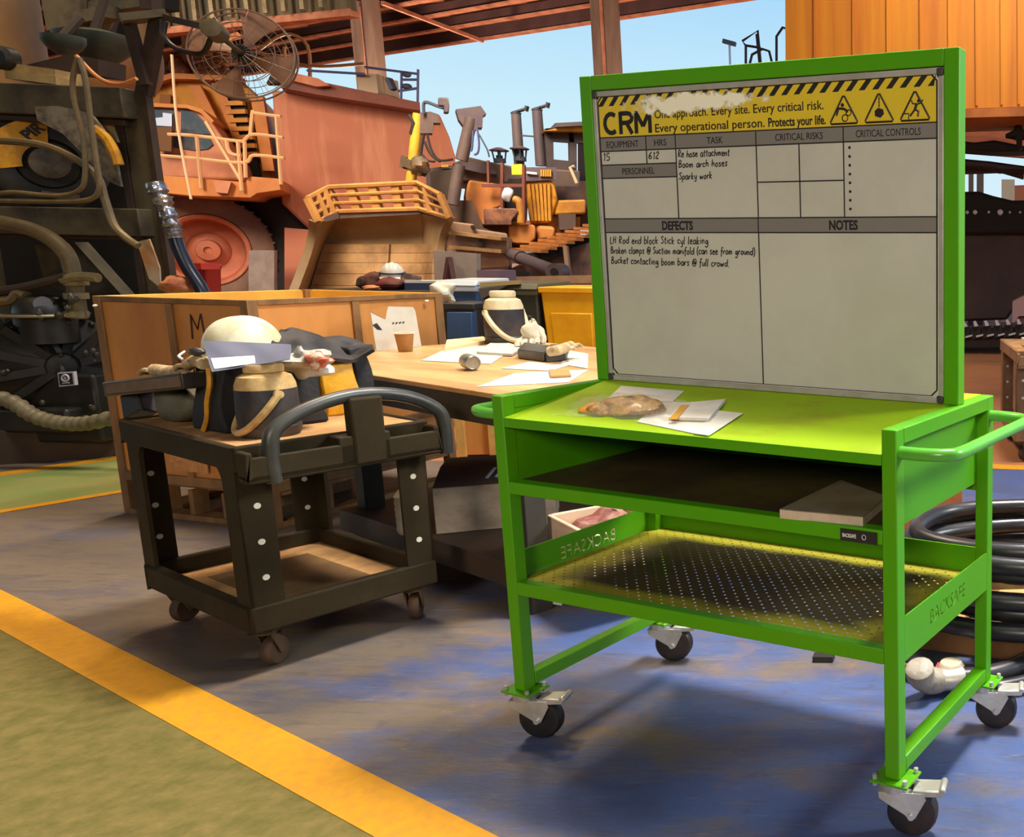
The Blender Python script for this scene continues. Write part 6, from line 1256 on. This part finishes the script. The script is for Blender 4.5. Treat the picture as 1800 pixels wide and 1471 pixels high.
# ================================================================== right: orange body and tracked carrier
M_tray = mat('streaked orange steel', (220, 142, 30), .55, dirt=(188, 104, 26), amt=.9, scale=1.4, stretch=(3, 3, .12), lo=.36, hi=.66)
YR = 12.0
eb = thing('orange_machine', 'big streaked orange steel machine body hanging above the whiteboard', 'machine', at(1590, 190, YR))
P(MB(), [(1380, -60), (2100, -60), (2100, 176), (1700, 191), (1381, 152 + 38)], YR, 1.2).build('body_panel', M_tray, eb, world=True)
b = MB()
for u in (1432, 1500, 1560, 1618, 1668, 1716, 1760, 1790): b.bar(at(u, -60, YR - .01), at(u + 1, 186 - (u - 1700) * .03, YR - .01), .03, .03)
b.build('seam_rib', M_tray, eb, world=True)
P(MB(), [(1690, 192), (2100, 176), (2100, 196), (1690, 207)], YR - .15, 1.3).build('lower_lip', mat('brown orange lip', (188, 110, 44), .6, dirt=(146, 76, 34), amt=.7, scale=2), eb, world=True)
tcx = thing('tracked_carrier', 'dark tracked undercarriage standing below the orange body at the right edge', 'machine', on(1790, 600))
def rp_(name, px, Y, dep, m, bevel=0): return P(MB(), px, Y, dep).build(name, m, tcx, world=True, bevel=bevel)
M_cb = mat('dark carrier steel', (48, 32, 30), .6, dirt=(74, 46, 38), amt=.7, scale=1.6)
M_pkb = mat('pink orange underside', (206, 126, 92), .7, dirt=(160, 84, 62), amt=.8, scale=1.2, stretch=(1, 1, 4))
rp_('upper_beam', [(1640, 208), (2100, 196), (2100, 216), (1640, 220)], 13.4, .5, M_cb); rp_('pink_underside', [(1640, 219), (2100, 214), (2100, 300), (1640, 262)], 15.5, .3, M_pkb)
rp_('swing_bracket', [(1766, 236), (1782, 228), (1786, 218), (1796, 218), (1798, 228), (1830, 232), (1830, 240), (1797, 240), (1797, 262), (1788, 262), (1787, 240)], 12.6, .4, M_sh, .02)
rp_('boom_beam', [(1640, 240), (1712, 250), (1748, 246), (1800, 256), (2000, 262), (2000, 274), (1800, 266), (1742, 266), (1640, 258)], 12.8, .6, M_sh, .03); rp_('boom_beam', [(1640, 274), (1740, 283), (1850, 298), (1850, 306), (1790, 300), (1755, 300), (1748, 296), (1640, 290)], 13.2, .5, M_cb, .03)
rp_('purplish_beam', [(1640, 276), (1770, 296), (1800, 304), (1800, 312), (1760, 300), (1640, 304)], 13.6, .4, mat('mauve brown beam', (84, 56, 56), .7))  # dark purplish beam in one even colour
rp_('carrier_body', [(1640, 338), (1720, 336), (1746, 344), (1780, 352), (2100, 346), (2100, 410), (1640, 412)], 14.0, 2.0, M_sh, .05)
rp_('side_plate', [(1640, 408), (2100, 404), (2100, 545), (1782, 545), (1770, 562), (1640, 566)], 14.2, 1.8, mat('dark brown side plate', (62, 40, 36), .6, dirt=(84, 54, 46), amt=.7, scale=1.2), .04)
b = MB()
for u, r_ in ((1700, .028), (1714, .035), (1738, .022), (1758, .045), (1775, .02), (1793, .02)): b.blob(at(u, 373, 13.96), (r_, .03, r_), .1, 2, 12, 8)
b.build('bright_bolts', mat('bright worn bolts', (232, 226, 224), .3, metal=.2), tcx, world=True)
b = MB()
for k in range(14): u = 1690 + 19 * k; v = 574 - k * .9; b.bar(at(u, v + 12, 13.4), at(u + 15, v + 10, 13.4), .26, .16)
b.build('track_links', M_sh, tcx, world=True)
b = MB()
for k in range(14): u = 1692 + 19 * k; v = 571 - k * .9; b.slab([at(u, v - 5, 13.2), at(u + 4, v - 6, 13.2), at(u + 9, v + 3, 13.2), at(u + 2, v + 4, 13.2)], (0, .05, 0)); b.slab([at(u + 5, v + 20, 13.2), at(u + 17, v + 17, 13.2), at(u + 17, v + 20, 13.2), at(u + 5, v + 23, 13.2)], (0, .05, 0))
b.build('track_shoe_edges', mat('worn bright track steel', (190, 182, 196), .35, metal=.4), tcx, world=True)
rp_('track_bottom', [(1640, 590), (2100, 575), (2100, 604), (1640, 612)], 13.5, 1.2, M_cb)
rp_('grey_guard', [(1780, 530), (1800, 520), (2000, 515), (2000, 545), (1790, 556), (1784, 566), (1779, 566)], 13.4, .3, mat('pinkish grey guard', (168, 130, 132), .6))
t = thing('white_post', 'cream post standing in the daylight below the orange body', 'post', on(1771, 470, 0)); b = MB(); b.bar(at(1772, 316, 20), at(1771, 566, 20), .28, .2); b.build('post_body', mat('cream post', (236, 220, 196), .6), t, world=True)
t = thing('grey_twin_post', 'pair of grey posts in the daylight right behind the green frame', 'post', on(1708, 470, 0)); b = MB(); b.bar(at(1707, 300, 19), at(1706, 572, 19), .10, .1); b.bar(at(1723, 302, 19), at(1722, 572, 19), .14, .1); b.build('post_pair', mat('grey brown post', (112, 92, 92), .6), t, world=True)
t = thing('orange_container', 'pink orange container in the daylight at the right edge', 'container', on(1795, 470, 0)); b = MB(); b.slab([at(1780, 326, 22), at(1990, 318, 22), at(1990, 555, 22), at(1780, 555, 22)], (0, 2, 0)); b.build('container_side', mat('pink orange side', (226, 140, 106), .6), t, world=True)
# ================================================================== right foreground: hoses on pallet, second cart, panel
M_pal = mat('old pallet timber', (206, 156, 96), .7, dirt=(150, 104, 62), amt=.8, scale=4, stretch=(1, 3, 1))
hc = on(1775, 1090, .0); hc = Vector((.16, 3.40, 0)); pr2 = -.25
pal = thing('timber_pallet', 'timber pallet under the black hoses behind the right trolley leg', 'pallet', hc, pr2)
for y0 in (-.42, -.05, .32): MB().box(-.55, y0, .0, .60, y0 + .10, .10).build('bearer', mat('brown bearer timber', (140, 96, 54), .7, dirt=(104, 70, 42), amt=.7, scale=4), pal, bevel=.004)
for k in range(6): x = -.52 + k * .19; MB().box(x, -.44, .10, x + .14, .44, .125).build('deck_board', M_pal, pal, bevel=.004)
M_hose = mat('black rubber hose', (38, 36, 40), .32, dirt=(74, 66, 64), amt=.5, scale=8, lo=.5, hi=.7)
rr = random.Random(11)
def coil(label, cx_, cy_, z, rx, ry, r, ph):
    t = thing('rubber_hose', label, 'hose', (cx_, cy_, z), 0, 'black hoses coiled on the pallet')
    P_ = [(rx * cos(ph + a * 2 * pi / 40) * (1 + .03 * sin(a * .7 + ph)), ry * sin(ph + a * 2 * pi / 40), .003 * sin(a * .5 + ph)) for a in range(40)]
    b = MB(); b.tube(P_, r, 12, closed=True); b.build('hose_loop', M_hose, t); return t
for k, lab in enumerate(('lowest black hose loop lying on the pallet', 'second black hose loop from the bottom of the coil', 'third black hose loop from the bottom, just under the split boards', 'black hose loop lying directly on the split boards', 'second black hose loop from the top of the coil', 'topmost black hose loop of the coil on the pallet')):
    coil(lab, .16 + .012 * sin(k * 2.1), 3.19 + .012 * k, (.159, .21, .256, .335, .372, .405)[k], .50 - .05 * (k % 2), .34 - .04 * (k % 2), .032, .3 + 1.3 * k)
for k, (lab, p, ang, L_) in enumerate((('pale split board laid across the hose coil, front one', Vector((.16, 3.00, .298)), .12, .50), ('pale split board laid across the hose coil, rear one', Vector((.20, 3.22, .298)), -.04, .50))):
    t = thing('split_board', lab, 'board', p, ang, 'split boards among the hoses'); MB().box(-.45, -.06, -.012, L_ - .1, .06, .012).build('board', M_pal, t, bevel=.003)
# hose end with fitting on the floor
hz_ = on(1640, 1198, .04)
t = thing('hose_end', 'black hose end with a pale wrapped elbow, on the floor behind the right trolley leg', 'hose', hz_)
b = MB(); b.tube(smoothpath([on(1690, 1192, .045), on(1730, 1190, .045), on(1790, 1172, .05), on(1850, 1140, .06), on(1900, 1090, .06)], 6), .036, 12); b.build('rubber_hose', M_hose, t, world=True)
b = MB(); b.tube([on(1655, 1195, .045), on(1668, 1195, .045), on(1680, 1194, .045), on(1692, 1192, .045)], [.038, .034, .038, .041], 14); b.build('silver_ferrule', M_zinc, t, world=True)
b = MB(); b.tube(smoothpath([on(1660, 1195, .045), on(1636, 1196, .05), on(1620, 1188, .075), on(1616, 1172, .115)], 5), [.03, .036, .040, .042, .043, .044, .043, .042, .042, .043, .044, .045, .046, .046, .045, .036][:16], 14); b.build('elbow_fitting', mat('dusty white wrap', (158, 148, 134), .55, dirt=(112, 100, 88), amt=.6, scale=18, bump=.3, bscale=40), t, world=True)
b = MB(); b.tube([on(1640, 1184, .07), on(1650, 1165, .09)], .004, 6); b.build('red_tie', mat('red tie', (206, 40, 60), .5), t, world=True)
t = thing('end_cap', 'round cream hose cap on the floor beside the silver fitting', 'cap', on(1672, 1180, .03)); MB().lathe([(.045, 0), (.045, .02), (.035, .035), (0, .038)], 20).build('cap_body', mat('cream cap plastic', (220, 200, 164), .5), t)
t = thing('black_hose', 'single black hose lying along the front of the pallet', 'hose', on(1640, 1180, .03)); b = MB(); b.tube(smoothpath([on(1585, 1172, .03), on(1640, 1190, .03), on(1720, 1210, .03), on(1800, 1200, .03), on(1900, 1170, .03)], 6), .026, 10); b.build('hose_body', M_hose, t, world=True)
# orange brown sheet panel and grey sheet behind the trolley
pb_ = on(1640, 1010); t = thing('rusty_sheet', 'orange brown sheet standing upright behind the trolley right legs', 'sheet', pb_)
def vsl(bb, u0, u1, v, ztop0, ztop1, th, lean=0):
    a, c_ = on(u0, v), on(u1, v); bb.slab([a, c_, Vector((c_.x, c_.y + lean, ztop1)), Vector((a.x, a.y + lean, ztop0))], (0, th, 0))
b = MB(); vsl(b, 1540, 1690, 985, .42, .46, .03, .08); b.build('sheet_face', mat('orange brown sheet', (196, 116, 72), .6, dirt=(164, 88, 52), amt=.6, scale=3), t, world=True)
t = thing('small_black_wedge', 'small dark wedge on the floor behind the lower shelf', 'wedge', on(1448, 1160)); b = MB(); b.box(-.035, -.02, 0, .035, .02, .02); b.build('wedge_body', M_md, t)
cart2 = build_cart('dusty brown two-shelf cart cut off by the right edge, pale box on top', (.10, 6.12, 0), .12)
for o in cart2.children_recursive:
    if o.data and o.data.materials and o.data.materials[0] == M_cart: o.data.materials[0] = mat('brown dusty cart plastic', (150, 108, 70), .65, dirt=(112, 80, 54), amt=.7, scale=6)
t = thing('pale_box', 'flat pale box on top of the cart at the right edge', 'box', (.30, 6.3, .775), .12); MB().box(-.12, -.14, 0, .5, .3, .05).build('box_body', mat('pale cream card', (228, 214, 186), .7), t)
